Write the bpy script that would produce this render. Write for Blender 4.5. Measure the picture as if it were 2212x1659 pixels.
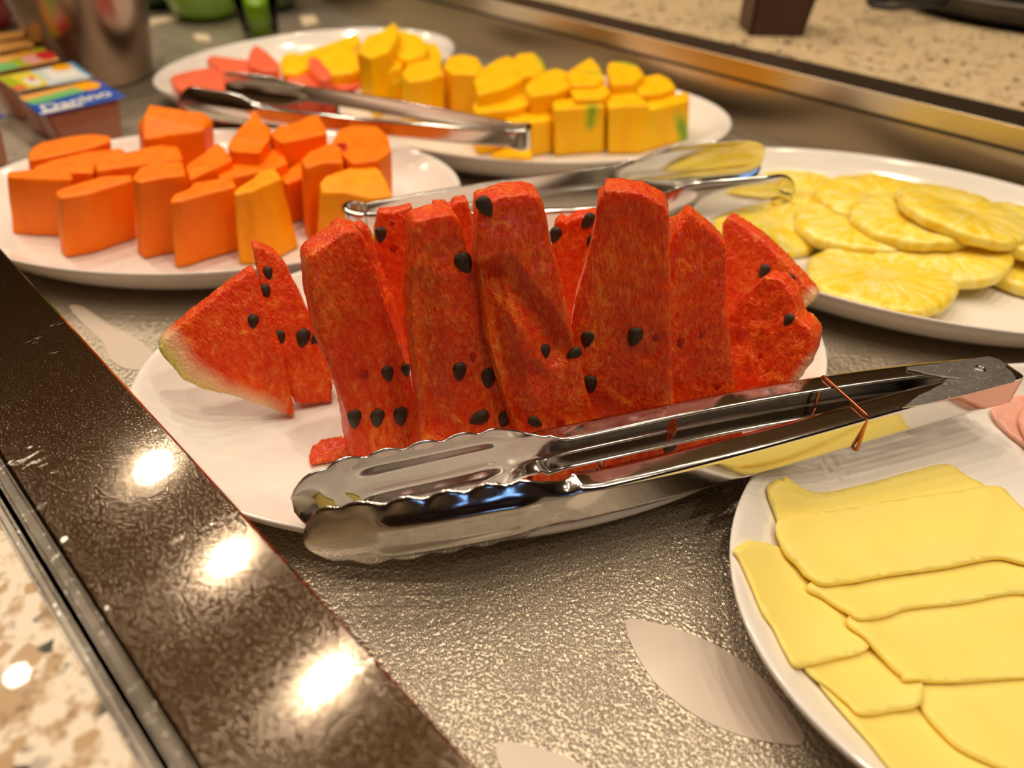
import bpy, bmesh, math, random
import numpy as np
from mathutils import Vector, Matrix, noise
from mathutils.bvhtree import BVHTree

for o in list(bpy.data.objects): bpy.data.objects.remove(o)
scene = bpy.context.scene
col = scene.collection
random.seed(7)
rng = np.random.default_rng(7)

# ------------------------------------------------------------------ camera
F, PITCH, ROLL = 1600.0, 0.6738354, 0.0149073
CZ = 0.28
cam_d = bpy.data.cameras.new('camera'); cam = bpy.data.objects.new('camera', cam_d); col.objects.link(cam)
cam.matrix_world = Matrix.Translation((0, 0, CZ)) @ Matrix.Rotation(math.pi/2-PITCH, 4, 'X') @ Matrix.Rotation(ROLL, 4, 'Z')
cam_d.sensor_width = 36; cam_d.lens = F/2212*36; cam_d.clip_start = 0.01; cam_d.clip_end = 50
cam_d.dof.use_dof = True; cam_d.dof.focus_distance = 0.345; cam_d.dof.aperture_fstop = 5.0
scene.camera = cam

# ------------------------------------------------------------------ light
scene.view_settings.view_transform = 'Standard'; scene.view_settings.look = 'None'
scene.view_settings.gamma = 1; scene.view_settings.use_curve_mapping = False
scene.view_settings.exposure = 0.0
world = bpy.data.worlds.new('world'); scene.world = world; world.use_nodes = True
bg = world.node_tree.nodes['Background']; bg.inputs[0].default_value = (1.0, 0.78, 0.55, 1); bg.inputs[1].default_value = 0.06
CEIL = 1.9
LAMP_W = 5.4
LAMPS = []
for row, (bx, by) in enumerate([(-0.5214, 1.1349), (-1.4192, 1.135), (0.38, 1.135)]):
    for k in range(-3, 5):
        if row and not (-2 <= k <= 3): continue
        if not row and k < -2: continue
        LAMPS.append((bx+0.4125*k, by-0.4244*k, row))
for i, (x, y, row) in enumerate(LAMPS):
    l = bpy.data.lights.new('downlight_beam', 'AREA'); l.shape = 'DISK'; l.size = 0.06
    l.energy = LAMP_W*(1.0 if row == 0 else 0.6); l.color = (1.0, 0.83, 0.62)
    lo = bpy.data.objects.new('downlight_beam', l); lo.location = (x, y, CEIL-0.035); col.objects.link(lo)

# ------------------------------------------------------------------ picture ray helpers (to read real positions off known planes)
def ray(x, y):
    X = x-1106; Y = 829.5-y
    c, s = math.cos(ROLL), math.sin(ROLL); X, Y = c*X-s*Y, s*X+c*Y
    return Vector((X, F*math.cos(PITCH)+Y*math.sin(PITCH), -F*math.sin(PITCH)+Y*math.cos(PITCH))).normalized()
C0 = Vector((0, 0, CZ))
def onz(x, y, z):
    v = ray(x, y); return C0 + v*((z-CZ)/v.z)
def onplane(x, y, p, n):
    v = ray(x, y); return C0 + v*((p-C0).dot(n)/v.dot(n))
def proj(q):
    q = Vector(q)-C0
    a = q.y*math.cos(PITCH)-q.z*math.sin(PITCH)
    Y = F*(q.y*math.sin(PITCH)+q.z*math.cos(PITCH))/a; X = F*q.x/a
    c, s = math.cos(ROLL), math.sin(ROLL); X, Y = c*X+s*Y, -s*X+c*Y
    return X+1106, 829.5-Y

# ------------------------------------------------------------------ object helpers
def setp(o, label=None, cat=None, group=None, kind=None):
    if label: o['label'] = label
    if cat: o['category'] = cat
    if group: o['group'] = group
    if kind: o['kind'] = kind
    return o
def link(name, me, m=None, parent=None, smooth=True):
    o = bpy.data.objects.new(name, me); col.objects.link(o)
    if m and not me.materials: me.materials.append(m)
    if smooth: me.shade_smooth()
    else: me.shade_flat()
    if parent: o.parent = parent; o.matrix_parent_inverse = parent.matrix_world.inverted()
    return o
def empty(name, loc, label, cat, group=None):
    o = bpy.data.objects.new(name, None); col.objects.link(o); o.location = loc; o.empty_display_size = 0.02
    o.matrix_world = Matrix.Translation(loc)
    return setp(o, label, cat, group)
def mesh_from(name, vs, fs):
    me = bpy.data.meshes.new(name); me.from_pydata([tuple(v) for v in vs], [], fs); me.update(); return me
def prism_mesh(name, top, bot, bevel=0.0, seg=2):
    n = len(top); vs = list(top)+list(bot)
    fs = [list(range(n)), [n+i for i in range(n)][::-1]]
    for i in range(n):
        j = (i+1) % n; fs.append([i, n+i, n+j, j])
    me = mesh_from(name, vs, fs)
    bm = bmesh.new(); bm.from_mesh(me); bmesh.ops.recalc_face_normals(bm, faces=bm.faces)
    if bevel: bmesh.ops.bevel(bm, geom=list(bm.edges), offset=bevel, segments=seg, affect='EDGES', clamp_overlap=True)
    bm.to_mesh(me); bm.free(); return me
def recenter(o, loc):
    """put the origin of a mesh object at loc without moving it"""
    loc = Vector(loc); o.data.transform(Matrix.Translation(-loc)); o.location = loc
    o.matrix_world = Matrix.Translation(loc)

# ------------------------------------------------------------------ materials
def s2l(r, g, b):
    f = lambda c: ((c/255)/12.92 if c/255 <= 0.04045 else (((c/255)+0.055)/1.055)**2.4)
    return (f(r), f(g), f(b), 1)
class M:
    def __init__(s, name):
        s.m = bpy.data.materials.new(name); s.m.use_nodes = True; s.t = s.m.node_tree
        s.b = s.t.nodes['Principled BSDF']; s.c = None
    def n(s, typ, **kw):
        nd = s.t.nodes.new(typ)
        for k, v in kw.items(): setattr(nd, k, v)
        return nd
    def l(s, a, b): s.t.links.new(a, b)
    def coord(s, scale=(1, 1, 1), rot=(0, 0, 0), out='Object'):
        if s.c is None: s.c = s.n('ShaderNodeTexCoord')
        mp = s.n('ShaderNodeMapping'); mp.inputs['Scale'].default_value = scale; mp.inputs['Rotation'].default_value = rot
        s.l(s.c.outputs[out], mp.inputs['Vector']); return mp.outputs[0]
    def noise(s, sc, det=3, rough=0.5, vec=None, dist=0):
        nd = s.n('ShaderNodeTexNoise'); nd.inputs['Scale'].default_value = sc; nd.inputs['Detail'].default_value = det
        nd.inputs['Roughness'].default_value = rough; nd.inputs['Distortion'].default_value = dist
        s.l(vec or s.coord(), nd.inputs['Vector']); return nd.outputs['Fac']
    def voro(s, sc, vec=None, feat='F1', out='Distance', rnd=1.0):
        nd = s.n('ShaderNodeTexVoronoi', feature=feat); nd.inputs['Scale'].default_value = sc; nd.inputs['Randomness'].default_value = rnd
        s.l(vec or s.coord(), nd.inputs['Vector']); return nd.outputs[out]
    def ramp(s, fac, stops):
        r = s.n('ShaderNodeValToRGB'); e = r.color_ramp.elements
        while len(e) < len(stops): e.new(0.5)
        for i, (p, c) in enumerate(stops):
            e[i].position = p; e[i].color = c if len(c) == 4 else (*c, 1)
        s.l(fac, r.inputs[0]); return r.outputs[0]
    def mix(s, fac, a, b, typ='MIX'):
        x = s.n('ShaderNodeMix', data_type='RGBA', blend_type=typ)
        for sock, v in ((0, fac), (6, a), (7, b)):
            if hasattr(v, 'node'): s.l(v, x.inputs[sock])
            else: x.inputs[sock].default_value = v
        return x.outputs[2]
    def math(s, op, a, b=0.0):
        x = s.n('ShaderNodeMath', operation=op)
        for k, v in ((0, a), (1, b)):
            if hasattr(v, 'node'): s.l(v, x.inputs[k])
            else: x.inputs[k].default_value = v
        return x.outputs[0]
    def bump(s, h, strength=0.3, dist=0.001):
        bnode = s.n('ShaderNodeBump'); bnode.inputs['Strength'].default_value = strength; bnode.inputs['Distance'].default_value = dist
        s.l(h, bnode.inputs['Height'])
        s.l(bnode.outputs[0], s.b.inputs['Normal']); return bnode
    def set(s, **kw):
        names = dict(color='Base Color', rough='Roughness', metal='Metallic', spec='Specular IOR Level', sss='Subsurface Weight',
                     sssr='Subsurface Radius', ssss='Subsurface Scale', trans='Transmission Weight', ior='IOR', coat='Coat Weight',
                     coatr='Coat Roughness', aniso='Anisotropic', anrot='Anisotropic Rotation', alpha='Alpha', emis='Emission Color', emstr='Emission Strength')
        for k, v in kw.items():
            i = s.b.inputs[names[k]]
            if hasattr(v, 'node'): s.l(v, i)
            else: i.default_value = v
        return s
    def attr(s, name):
        a = s.n('ShaderNodeAttribute', attribute_name=name); return a.outputs['Fac']

def fruit_mat(name, base, light, dark, grain=900, bstr=0.35, rough=0.3, sss=0.35, rad=(0.012, 0.004, 0.002), rind=None, fibre=(1, 1, 0.25), coat=0.25, spec=0.45, mottle=0.0):
    m = M(name)
    v = m.coord(fibre)
    n1 = m.noise(grain*0.28, 4, 0.65, v); n2 = m.noise(45, 3, 0.6, v); n3 = m.voro(grain*0.6, v)
    c = m.ramp(n1, [(0.28, dark), (0.5, base), (0.74, light)])
    c = m.mix(m.ramp(n2, [(0.35, (0, 0, 0)), (0.7, (1, 1, 1))]), c, base) if not mottle else m.mix(m.math('MULTIPLY', m.ramp(n2, [(0.46, (1, 1, 1)), (0.60, (0, 0, 0))]), mottle), c, dark)
    if mottle:
        n4 = m.noise(95, 4, 0.7, m.coord((1, 1, .5)), 1.0); c = m.mix(m.math('MULTIPLY', m.ramp(n4, [(0.58, (0, 0, 0)), (0.68, (1, 1, 1))]), 0.6), c, light)
    if rind:
        pale, green = rind
        a = m.attr('rind')
        wob = m.math('ADD', a, m.math('MULTIPLY', m.math('SUBTRACT', m.noise(60, 2), 0.5), 0.25))
        c = m.mix(m.ramp(wob, [(0.25, (0, 0, 0)), (0.6, (1, 1, 1))]), c, pale)
        c = m.mix(m.ramp(wob, [(0.62, (0, 0, 0)), (0.95, (1, 1, 1))]), c, green)
    m.set(color=c, rough=m.math('ADD', m.math('MULTIPLY', n1, 0.35), rough-0.12), sss=sss, sssr=rad, ssss=1.0, spec=spec, coat=coat, coatr=0.18)
    h = m.math('ADD', m.math('MULTIPLY', n1, 1.0), m.math('MULTIPLY', n3, 0.5))
    m.bump(h, bstr, 0.0012)
    return m.m

MELON = fruit_mat('watermelon_flesh', s2l(240, 90, 6), s2l(252, 150, 56), s2l(220, 36, 2), rind=(s2l(240, 190, 150), s2l(214, 208, 110)), bstr=0.9, rough=0.3, grain=1500, fibre=(1, 1, .45), coat=0.22, sss=0.28, spec=0.35, mottle=0.5)
PINKMELON = fruit_mat('pink_melon_flesh', s2l(252, 112, 76), s2l(254, 146, 104), s2l(244, 78, 48), rind=(s2l(240, 190, 150), s2l(214, 200, 110)))
PAPAYA = fruit_mat('papaya_flesh', s2l(252, 126, 0), s2l(255, 142, 4), s2l(246, 108, 0), grain=300, bstr=0.12, rough=0.42, rind=(s2l(190, 40, 10), s2l(150, 25, 8)), fibre=(1, 1, .3), coat=0.0, spec=0.25, sss=0.15)
PAPAYA_P = fruit_mat('papaya_pale_flesh', s2l(255, 160, 6), s2l(255, 182, 20), s2l(250, 140, 2), grain=300, bstr=0.12, rough=0.42, rind=(s2l(190, 40, 10), s2l(150, 25, 8)), fibre=(1, 1, .3), coat=0.0, spec=0.25, sss=0.15)
CANTA = fruit_mat('cantaloupe_flesh', s2l(255, 192, 6), s2l(255, 210, 24), s2l(254, 170, 2), grain=260, bstr=0.12, rough=0.4, rind=(s2l(214, 190, 30), s2l(128, 168, 24)), coat=0.0, spec=0.25)
MANGO = fruit_mat('mango_flesh', s2l(254, 196, 4), s2l(255, 214, 30), s2l(248, 178, 2), grain=260, bstr=0.15, rough=0.4, coat=0.0, spec=0.25)

m = M('glazed_porcelain')
m.set(color=m.mix(m.noise(3, 2), s2l(240, 236, 230), s2l(232, 226, 220)), rough=0.12, spec=0.5, coat=0.3, coatr=0.05)
m.bump(m.noise(14, 2), 0.05, 0.002)
PORCELAIN = m.m

def steel(name, colr=(0.62, 0.6, 0.57), rough=0.12, scratch=0.0, streak=(1, 1, 1), bstr=0.1, aniso=0.0):
    m = M(name)
    v = m.coord(streak)
    n = m.noise(220, 4, 0.6, v)
    spots = m.ramp(m.noise(380, 3, 0.7), [(0.60, (0, 0, 0)), (0.70, (1, 1, 1))])
    c = m.mix(m.math('MULTIPLY', spots, scratch), (*colr, 1), (0.85, 0.83, 0.8, 1))
    m.set(color=c, metal=1.0, rough=m.math('ADD', m.math('ADD', m.math('MULTIPLY', n, 0.08), rough-0.04), m.math('MULTIPLY', spots, 0.35*scratch)), aniso=aniso)
    m.bump(n, bstr, 0.0002)
    return m
STEEL = steel('polished_steel', (0.70, 0.68, 0.65), 0.12, 0.2).m
STEEL_WORN = steel('worn_steel', (0.62, 0.60, 0.57), 0.36, 0.35, bstr=0.3).m
COPPER = M('copper_wire').set(color=s2l(176, 110, 78), metal=1.0, rough=0.25).m

def granite(name, pale, tan, brown, sc, dark_amt):
    m = M(name)
    n = m.noise(sc, 5, 0.65, dist=0.1)
    c = m.ramp(n, [(0.30, brown), (0.40, tan), (0.47, pale), (0.56, pale), (0.66, tan)])
    v = m.voro(sc*3.2, out='Color'); sep = m.n('ShaderNodeSeparateColor'); m.l(v, sep.inputs[0])
    c = m.mix(m.ramp(sep.outputs[0], [(0.80, (0, 0, 0)), (0.84, (1, 1, 1))]), c, tan)
    clump = m.ramp(m.noise(sc*0.55, 2), [(0.52, (0, 0, 0)), (0.6, (1, 1, 1))])
    dk = m.math('MULTIPLY', m.ramp(sep.outputs[1], [(dark_amt, (0, 0, 0)), (dark_amt+0.02, (1, 1, 1))]), clump)
    c = m.mix(dk, c, (0.015, 0.014, 0.013, 1))
    rd = m.math('MULTIPLY', m.ramp(sep.outputs[2], [(dark_amt+0.03, (0, 0, 0)), (dark_amt+0.05, (1, 1, 1))]), clump)
    c = m.mix(rd, c, s2l(96, 40, 22))
    m.set(color=c, rough=0.28, spec=0.3, coat=0.35, coatr=0.03); m.bump(m.noise(sc*2, 3), 0.02, 0.001)
    return m.m
GRANITE = granite('front_granite', s2l(230, 216, 196), s2l(182, 150, 110), s2l(128, 96, 62), 66, 0.82)
GRANITE_B = granite('rear_granite', s2l(222, 200, 162), s2l(208, 180, 136), s2l(180, 148, 104), 75, 0.84)

# ------------------------------------------------------------------ well frame: s along the rails, t across the well
ZS = 0.07
A0 = onz(100, 644, ZS); A1 = onz(900, 1517, ZS)
D = (A1-A0); D.z = 0; D.normalize(); N = Vector((-D.y, D.x, 0))
if N.x < 0: N = -N
A0 = Vector((A0.x, A0.y, 0))
def W(s, t, z): return A0 + D*s + N*t + Vector((0, 0, z))
ROTW = math.atan2(D.y, D.x)
def wbox(name, s0, s1, t0, t1, z0, z1, mat, parent=None, bevel=0.0, prof=None):
    """box in well coordinates, own local frame along the rail"""
    pts = prof or [(t0, z0), (t1, z0), (t1, z1), (t0, z1)]
    vs = [(s0, t, z) for t, z in pts]; ve = [(s1, t, z) for t, z in pts]
    me = prism_mesh(name, [Vector(v) for v in vs], [Vector(v) for v in ve], bevel, 3)
    o = bpy.data.objects.new(name, me); col.objects.link(o); me.materials.append(mat); me.shade_flat()
    mw = Matrix.Translation(A0) @ Matrix(((D.x, N.x, 0, 0), (D.y, N.y, 0, 0), (0, 0, 1, 0), (0, 0, 0, 1)))
    if mw.determinant() < 0: me.flip_normals()
    o.matrix_world = mw
    if parent: o.parent = parent; o.matrix_parent_inverse = parent.matrix_world.inverted()
    return o
S0, S1 = -2.4, 0.62
TW = 0.665     # far inner lip of the well

# brushed rail steel with scratches
m = M('brushed_rail_steel')
br = m.noise(260, 4, 0.6, m.coord((1.2, 0.03, 1)))
br2 = m.noise(900, 2, 0.6, m.coord((1, 0.06, 1)))
scr = m.math('MULTIPLY', m.ramp(m.noise(420, 3, 0.75, m.coord((0.5, 0.12, 1))), [(0.62, (0, 0, 0)), (0.67, (1, 1, 1))]),
             m.ramp(m.noise(16, 2), [(0.5, (0, 0, 0)), (0.62, (1, 1, 1))]))
dirt = m.ramp(m.noise(240, 2, 0.5), [(0.71, (0, 0, 0)), (0.74, (1, 1, 1))])
mk = m.math('MAXIMUM', scr, m.math('MULTIPLY', dirt, m.ramp(m.noise(22, 2, 0.5), [(0.5, (0, 0, 0)), (0.6, (1, 1, 1))])))
m.set(color=m.mix(mk, (0.52, 0.44, 0.35, 1), (0.8, 0.77, 0.72, 1)), metal=1.0, rough=m.math('ADD', m.math('ADD', m.math('MULTIPLY', mk, 0.3), m.math('MULTIPLY', m.ramp(m.noise(1600, 2, 0.6), [(0.55, (0, 0, 0)), (0.69, (1, 1, 1))]), 0.22)), 0.034), aniso=0.6, anrot=0.25)
m.bump(m.math('ADD', br, m.math('MULTIPLY', br2, 0.5)), 0.12, 0.00004)
cx = m.n('ShaderNodeCombineXYZ'); cx.inputs[0].default_value = 1.0
vt = m.n('ShaderNodeVectorTransform', vector_type='VECTOR', convert_from='OBJECT', convert_to='WORLD'); m.l(cx.outputs[0], vt.inputs[0])
m.l(vt.outputs[0], m.b.inputs['Tangent'])
RAIL = m.m

m = M('liner_wall_steel')
m.set(color=(0.66, 0.56, 0.42, 1), metal=1.0, rough=0.27); m.bump(m.noise(200, 3, 0.5, m.coord((1, 1, .05))), 0.1, 0.0003)
LINER = m.m

# misted chilled floor
m = M('misted_chilled_steel')
big = m.noise(9, 3); med = m.noise(60, 3, 0.6)
dv = m.voro(520, rnd=1.0)
drop = m.math('SUBTRACT', 1.0, m.math('MULTIPLY', dv, 1.2))
m.set(color=m.mix(m.ramp(big, [(0.35, (0, 0, 0)), (0.65, (1, 1, 1))]), (0.44, 0.38, 0.30, 1), (0.54, 0.47, 0.38, 1)),
      metal=0.75, rough=m.math('ADD', m.math('MULTIPLY', med, 0.25), 0.22), spec=0.5)
m.bump(m.math('ADD', drop, m.math('MULTIPLY', m.noise(1300, 2), 0.4)), 0.8, 0.0006)
MIST = m.m

TRIM = steel('trim_steel', (0.34, 0.31, 0.27), 0.16, 0.5).m
well = empty('cold_display_well', W(0, 0.3, 0), 'sunken stainless steel chilled well holding all the fruit plates', 'display well')
wbox('well_floor', S0, S1, -0.012, TW+0.008, -0.02, 0.0, MIST, well)
wbox('well_wall', S0, S1, TW+0.008, TW+0.020, 0.0, 0.052, LINER, well)
wbox('well_wall', S0, S1, -0.024, -0.012, 0.0, 0.060, LINER, well)
fr = wbox('front_rail', S0, S1, 0, 0, 0, 0, RAIL, well, prof=[(-0.0545, 0.058), (-0.0545, 0.0695), (-0.0535, ZS), (-0.001, ZS), (0.0, 0.0692), (0.0, 0.0615), (-0.0008, 0.0605), (-0.02, 0.0605), (-0.02, 0.058)])
setp(fr, 'wide scratched brushed steel rail at the front')
bvr = wbox('back_rail', S0, S1, 0, 0, 0, 0, LINER, well, prof=[(TW+0.002, 0.052), (TW, 0.053), (TW, ZS-0.0003), (TW+0.0004, ZS), (TW+0.046, ZS), (TW+0.047, 0.052)])
m = M('lip_shade_black'); m.set(color=(0.02, 0.016, 0.012, 1), rough=0.5)
wbox('lip_shade_strip', S0, S1, TW-0.0006, TW+0.002, 0.0495, 0.0518, m.m, well)  # thin black strip paints the shadow line under the rear lip
wbox('edge_trim', S0, S1, -0.0600, -0.0550, 0.055, 0.0705, TRIM, well, bevel=0.001)
wbox('edge_trim', S0, S1, -0.0660, -0.0618, 0.05, 0.0680, TRIM, well, bevel=0.0012)
g1 = wbox('front_worktop', S0, S1, -0.75, -0.0662, 0.03, 0.0665, GRANITE); setp(g1, 'pale speckled granite worktop in front of the steel rail', 'worktop')
g2 = wbox('rear_worktop', S0, S1, TW+0.0472, TW+1.3, 0.03, ZS-0.0015, GRANITE_B); setp(g2, 'beige speckled granite worktop behind the display well', 'worktop')

# petal shaped pale patches laid on the misted floor
m = M('pale_patch_coat'); m.set(color=s2l(206, 190, 176), rough=0.30, metal=0.0, spec=0.6, coat=0.4, coatr=0.15)
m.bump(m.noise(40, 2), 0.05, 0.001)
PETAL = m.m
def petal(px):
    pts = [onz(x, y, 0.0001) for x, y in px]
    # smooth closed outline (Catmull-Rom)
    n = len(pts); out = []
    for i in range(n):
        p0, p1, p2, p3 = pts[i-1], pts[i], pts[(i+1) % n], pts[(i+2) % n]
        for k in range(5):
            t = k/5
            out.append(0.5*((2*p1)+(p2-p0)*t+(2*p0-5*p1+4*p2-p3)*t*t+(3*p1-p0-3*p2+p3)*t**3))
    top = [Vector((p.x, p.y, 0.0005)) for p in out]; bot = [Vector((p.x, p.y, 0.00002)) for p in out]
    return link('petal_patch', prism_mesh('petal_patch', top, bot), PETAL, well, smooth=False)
setp(petal([(1352, 1345), (1362, 1338), (1400, 1343), (1470, 1362), (1560, 1402), (1650, 1470), (1720, 1560), (1735, 1605), (1690, 1608), (1600, 1590), (1500, 1545), (1420, 1480), (1375, 1415), (1356, 1370)]), 'large pale leaf-shaped patch')
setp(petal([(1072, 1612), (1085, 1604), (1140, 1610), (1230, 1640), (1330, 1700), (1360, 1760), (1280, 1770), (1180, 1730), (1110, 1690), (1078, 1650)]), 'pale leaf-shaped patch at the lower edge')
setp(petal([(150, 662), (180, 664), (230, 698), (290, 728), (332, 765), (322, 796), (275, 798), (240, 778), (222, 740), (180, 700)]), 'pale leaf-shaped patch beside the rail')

# ------------------------------------------------------------------ plates
PA, PB = 0.78716*0.25, 0.53871*0.25
PROF_IN = [(0, .0110), (.70, .0110), (.78, .0114), (.84, .0130), (.89, .0170), (.94, .0235), (.975, .0284), (.990, .0302), (.997, .0303), (1.0, .0297)]
PROF_OUT = [(.999, .0283), (.993, .0255), (.975, .0215), (.94, .0150), (.89, .0090), (.84, .0052), (.80, .0032), (.775, .0024), (.765, .0), (.735, .0), (.725, .0026), (0, .0035)]
class Plate:
    pass
def plate_z(rho):
    return float(np.interp(rho, [p[0] for p in PROF_IN], [p[1] for p in PROF_IN]))
def make_plate(cx, cy, deg, sc, label, zoff=0.0, name='oval_plate'):
    th = math.radians(deg); a, b = PA*sc, PB*sc; n = 128
    prof = PROF_IN[1:]+PROF_OUT[:-1]
    vs = []; fs = []
    for r, z in prof:
        for k in range(n):
            t = 2*math.pi*k/n; vs.append((a*r*math.cos(t), b*r*math.sin(t), z))
    m_ = len(prof)
    for i in range(m_-1):
        for k in range(n):
            k2 = (k+1) % n; fs.append((i*n+k, (i+1)*n+k, (i+1)*n+k2, i*n+k2))
    vs.append((0, 0, PROF_IN[0][1])); ci = len(vs)-1; vs.append((0, 0, PROF_OUT[-1][1])); cj = len(vs)-1
    for k in range(n):
        k2 = (k+1) % n; fs.append((ci, k, k2)); fs.append((cj, (m_-1)*n+k2, (m_-1)*n+k))
    me = mesh_from(name, vs, fs)
    bm = bmesh.new(); bm.from_mesh(me); bmesh.ops.recalc_face_normals(bm, faces=bm.faces); bm.to_mesh(me); bm.free()
    o = link(name, me, PORCELAIN); o.location = (cx, cy, zoff); o.rotation_euler = (0, 0, th)
    o.matrix_world = Matrix.Translation((cx, cy, zoff)) @ Matrix.Rotation(th, 4, 'Z')
    setp(o, label, 'plate', 'white oval platters in the chilled well')
    P = Plate(); P.o = o; P.c = (cx, cy); P.th = th; P.a = a; P.b = b; P.z = zoff
    def rho(x, y):
        dx, dy = x-cx, y-cy; c, s = math.cos(th), math.sin(th)
        return math.hypot((c*dx+s*dy)/a, (-s*dx+c*dy)/b)
    P.rho = rho
    P.h = lambda x, y: zoff+plate_z(min(rho(x, y), 1.0)) if rho(x, y) <= 1 else 0.0
    return P
pW = make_plate(-0.0105, 0.3450, 13.2, 1, 'white oval plate under the standing watermelon slices, with wide bare left side')
pP = make_plate(-0.2405, 0.5575, 1.9, 1, 'white oval plate under the orange papaya chunks')
pM = make_plate(0.0165, 0.7570, -6.3, 1, 'white oval plate under the yellow cantaloupe blocks by the rear wall')
pN = make_plate(0.2885, 0.515, -26.1, 1, 'white oval plate under the pineapple slices at the right')
pC = make_plate(0.2850, 0.2022, 12.5, 1, 'white oval plate under the cheese slices and ham in the foreground')
pB = make_plate(-0.2405, 0.9250, 39.6, 0.931, 'white oval plate of pink melon and yellow mango, farthest back')

# ------------------------------------------------------------------ organic fruit pieces
ORG = []   # (object, voxel, smooth, noise amp, noise freq, rind function)
def organic(name, me, mat, label, cat, group, voxel=0.0011, smooth=2, amp=0.0005, freq=140, rind=None, gouge=None):
    o = link(name, me, mat); setp(o, label, cat, group)
    ORG.append((o, voxel, smooth, amp, freq, rind, gouge)); return o
def finish_organic():
    for o, vx, sm, *_ in ORG:
        r = o.modifiers.new('r', 'REMESH'); r.mode = 'VOXEL'; r.voxel_size = vx; r.adaptivity = 0
        s = o.modifiers.new('s', 'SMOOTH'); s.factor = 0.5; s.iterations = sm
    dg = bpy.context.evaluated_depsgraph_get(); dg.update()
    for o, vx, sm, amp, freq, rind, gouge in ORG:
        me = bpy.data.meshes.new_from_object(o.evaluated_get(dg)); o.modifiers.clear()
        old = o.data; nm = old.name; o.data = me; bpy.data.meshes.remove(old); me.name = nm
        nv = len(me.vertices)
        co = np.empty(nv*3); me.vertices.foreach_get('co', co); co = co.reshape(-1, 3)
        no = np.empty(nv*3); me.vertices.foreach_get('normal', no); no = no.reshape(-1, 3)
        d = np.empty(nv); off = Vector((o.location.x*37+random.random()*9, random.random()*9, 0))
        for i in range(nv):
            v = Vector(co[i])
            d[i] = noise.noise(v*freq+off)*amp + noise.noise(v*freq*3.1+off)*amp*0.45 + noise.noise(v*30+off)*amp*1.5
        if gouge is not None: d += gouge(co)
        co2 = co+no*d[:, None]
        if rind is not None:
            rv = np.clip(rind(co), 0, 1)
        else: rv = np.zeros(nv)
        at = me.attributes.new('rind', 'FLOAT', 'POINT'); at.data.foreach_set('value', rv.astype(np.float32))
        me.vertices.foreach_set('co', co2.ravel()); me.update(); me.shade_smooth()
        if not me.materials: me.materials.append(o['_m'])
        c = co2.mean(0); zmin = co2[:, 2].min(); recenter(o, (c[0], c[1], zmin))

def near_rind(plist, r0, r1):
    """1 close to the given points/polyline, 0 far"""
    P = [np.array(p) for p in plist]
    def f(co):
        dmin = np.full(len(co), 9.0)
        if len(P) == 1: dmin = np.linalg.norm(co-P[0], axis=1)
        for a, b in zip(P[:-1], P[1:]):
            ab = b-a; t = np.clip(((co-a)@ab)/(ab@ab), 0, 1); dmin = np.minimum(dmin, np.linalg.norm(co-(a+t[:, None]*ab), axis=1))
        return 1-(dmin-r0)/(r1-r0)
    return f

def slab(name, bp, yaw, lean, poly, th_bot, th_top, zb, mat, label, cat, group, rind_px=None, rr=(0.004, 0.016), gouge=None, shift=(0, 0), foot=None, **kw):
    """cut slice standing on zb: front face in a plane through bp (leaning back), real thickness behind it"""
    y, le = math.radians(yaw), math.radians(lean)
    nh = Vector((math.sin(y), -math.cos(y), 0)); up = Vector((0, 0, math.cos(le))) - nh*math.sin(le)
    n = nh*math.cos(le)+Vector((0, 0, math.sin(le)))
    p0 = onz(*bp, zb)
    F_ = []
    for q in poly:
        v = onplane(q[0], q[1], p0, n)
        if v.z < zb+0.0005: v = v + up*((zb+0.0005-v.z)/up.z)
        F_.append(v)
    zt = max(v.z for v in F_)
    B_ = []
    for v in F_:
        k = (v.z-zb)/(zt-zb); t = th_bot*(1-k)+th_top*k
        w = v - n*t + Vector((0, 0, 0)); w = v - nh*t
        B_.append(w)
    sh = Vector((shift[0], shift[1], 0))
    me = prism_mesh(name, [v+sh for v in F_], [v+sh for v in B_])
    if foot:
        zf = 0.029; (xa, ya), (xb, yb) = foot
        hw = [onplane(xa, ya-70, p0, n), onplane(xb, yb-70, p0, n)]
        hi = [v+up*((zf-v.z)/up.z) for v in hw]
        lo = [onz(xa, ya, zb+0.0005), onz(xb, yb, zb+0.0005)]
        bk = [v-nh*0.012 for v in hi]; bl = [Vector((v.x, v.y, zb+0.0005)) for v in bk]
        f2 = prism_mesh('foot', [hi[0], lo[0], bl[0], bk[0]], [hi[1], lo[1], bl[1], bk[1]])
        bm = bmesh.new(); bm.from_mesh(me); bm.from_mesh(f2); bm.to_mesh(me); bm.free()
    if gouge:
        G_ = [(near_rind([tuple(onplane(q[0], q[1], p0, n)+sh) for q in pts], 0.0, wd), dp) for pts, dp, wd in gouge]
        gouge = lambda co, G_=G_: -sum(np.clip(f(co), 0, 1)**0.8*dp for f, dp in G_)
    rd = None
    if rind_px:
        rd = near_rind([tuple(onplane(q[0], q[1], p0, n)+sh) for q in rind_px], *rr)
    o = organic(name, me, mat, label, cat, group, rind=rd, gouge=gouge, **kw)
    o['_pn'] = [*p0, *n]
    return o

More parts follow.
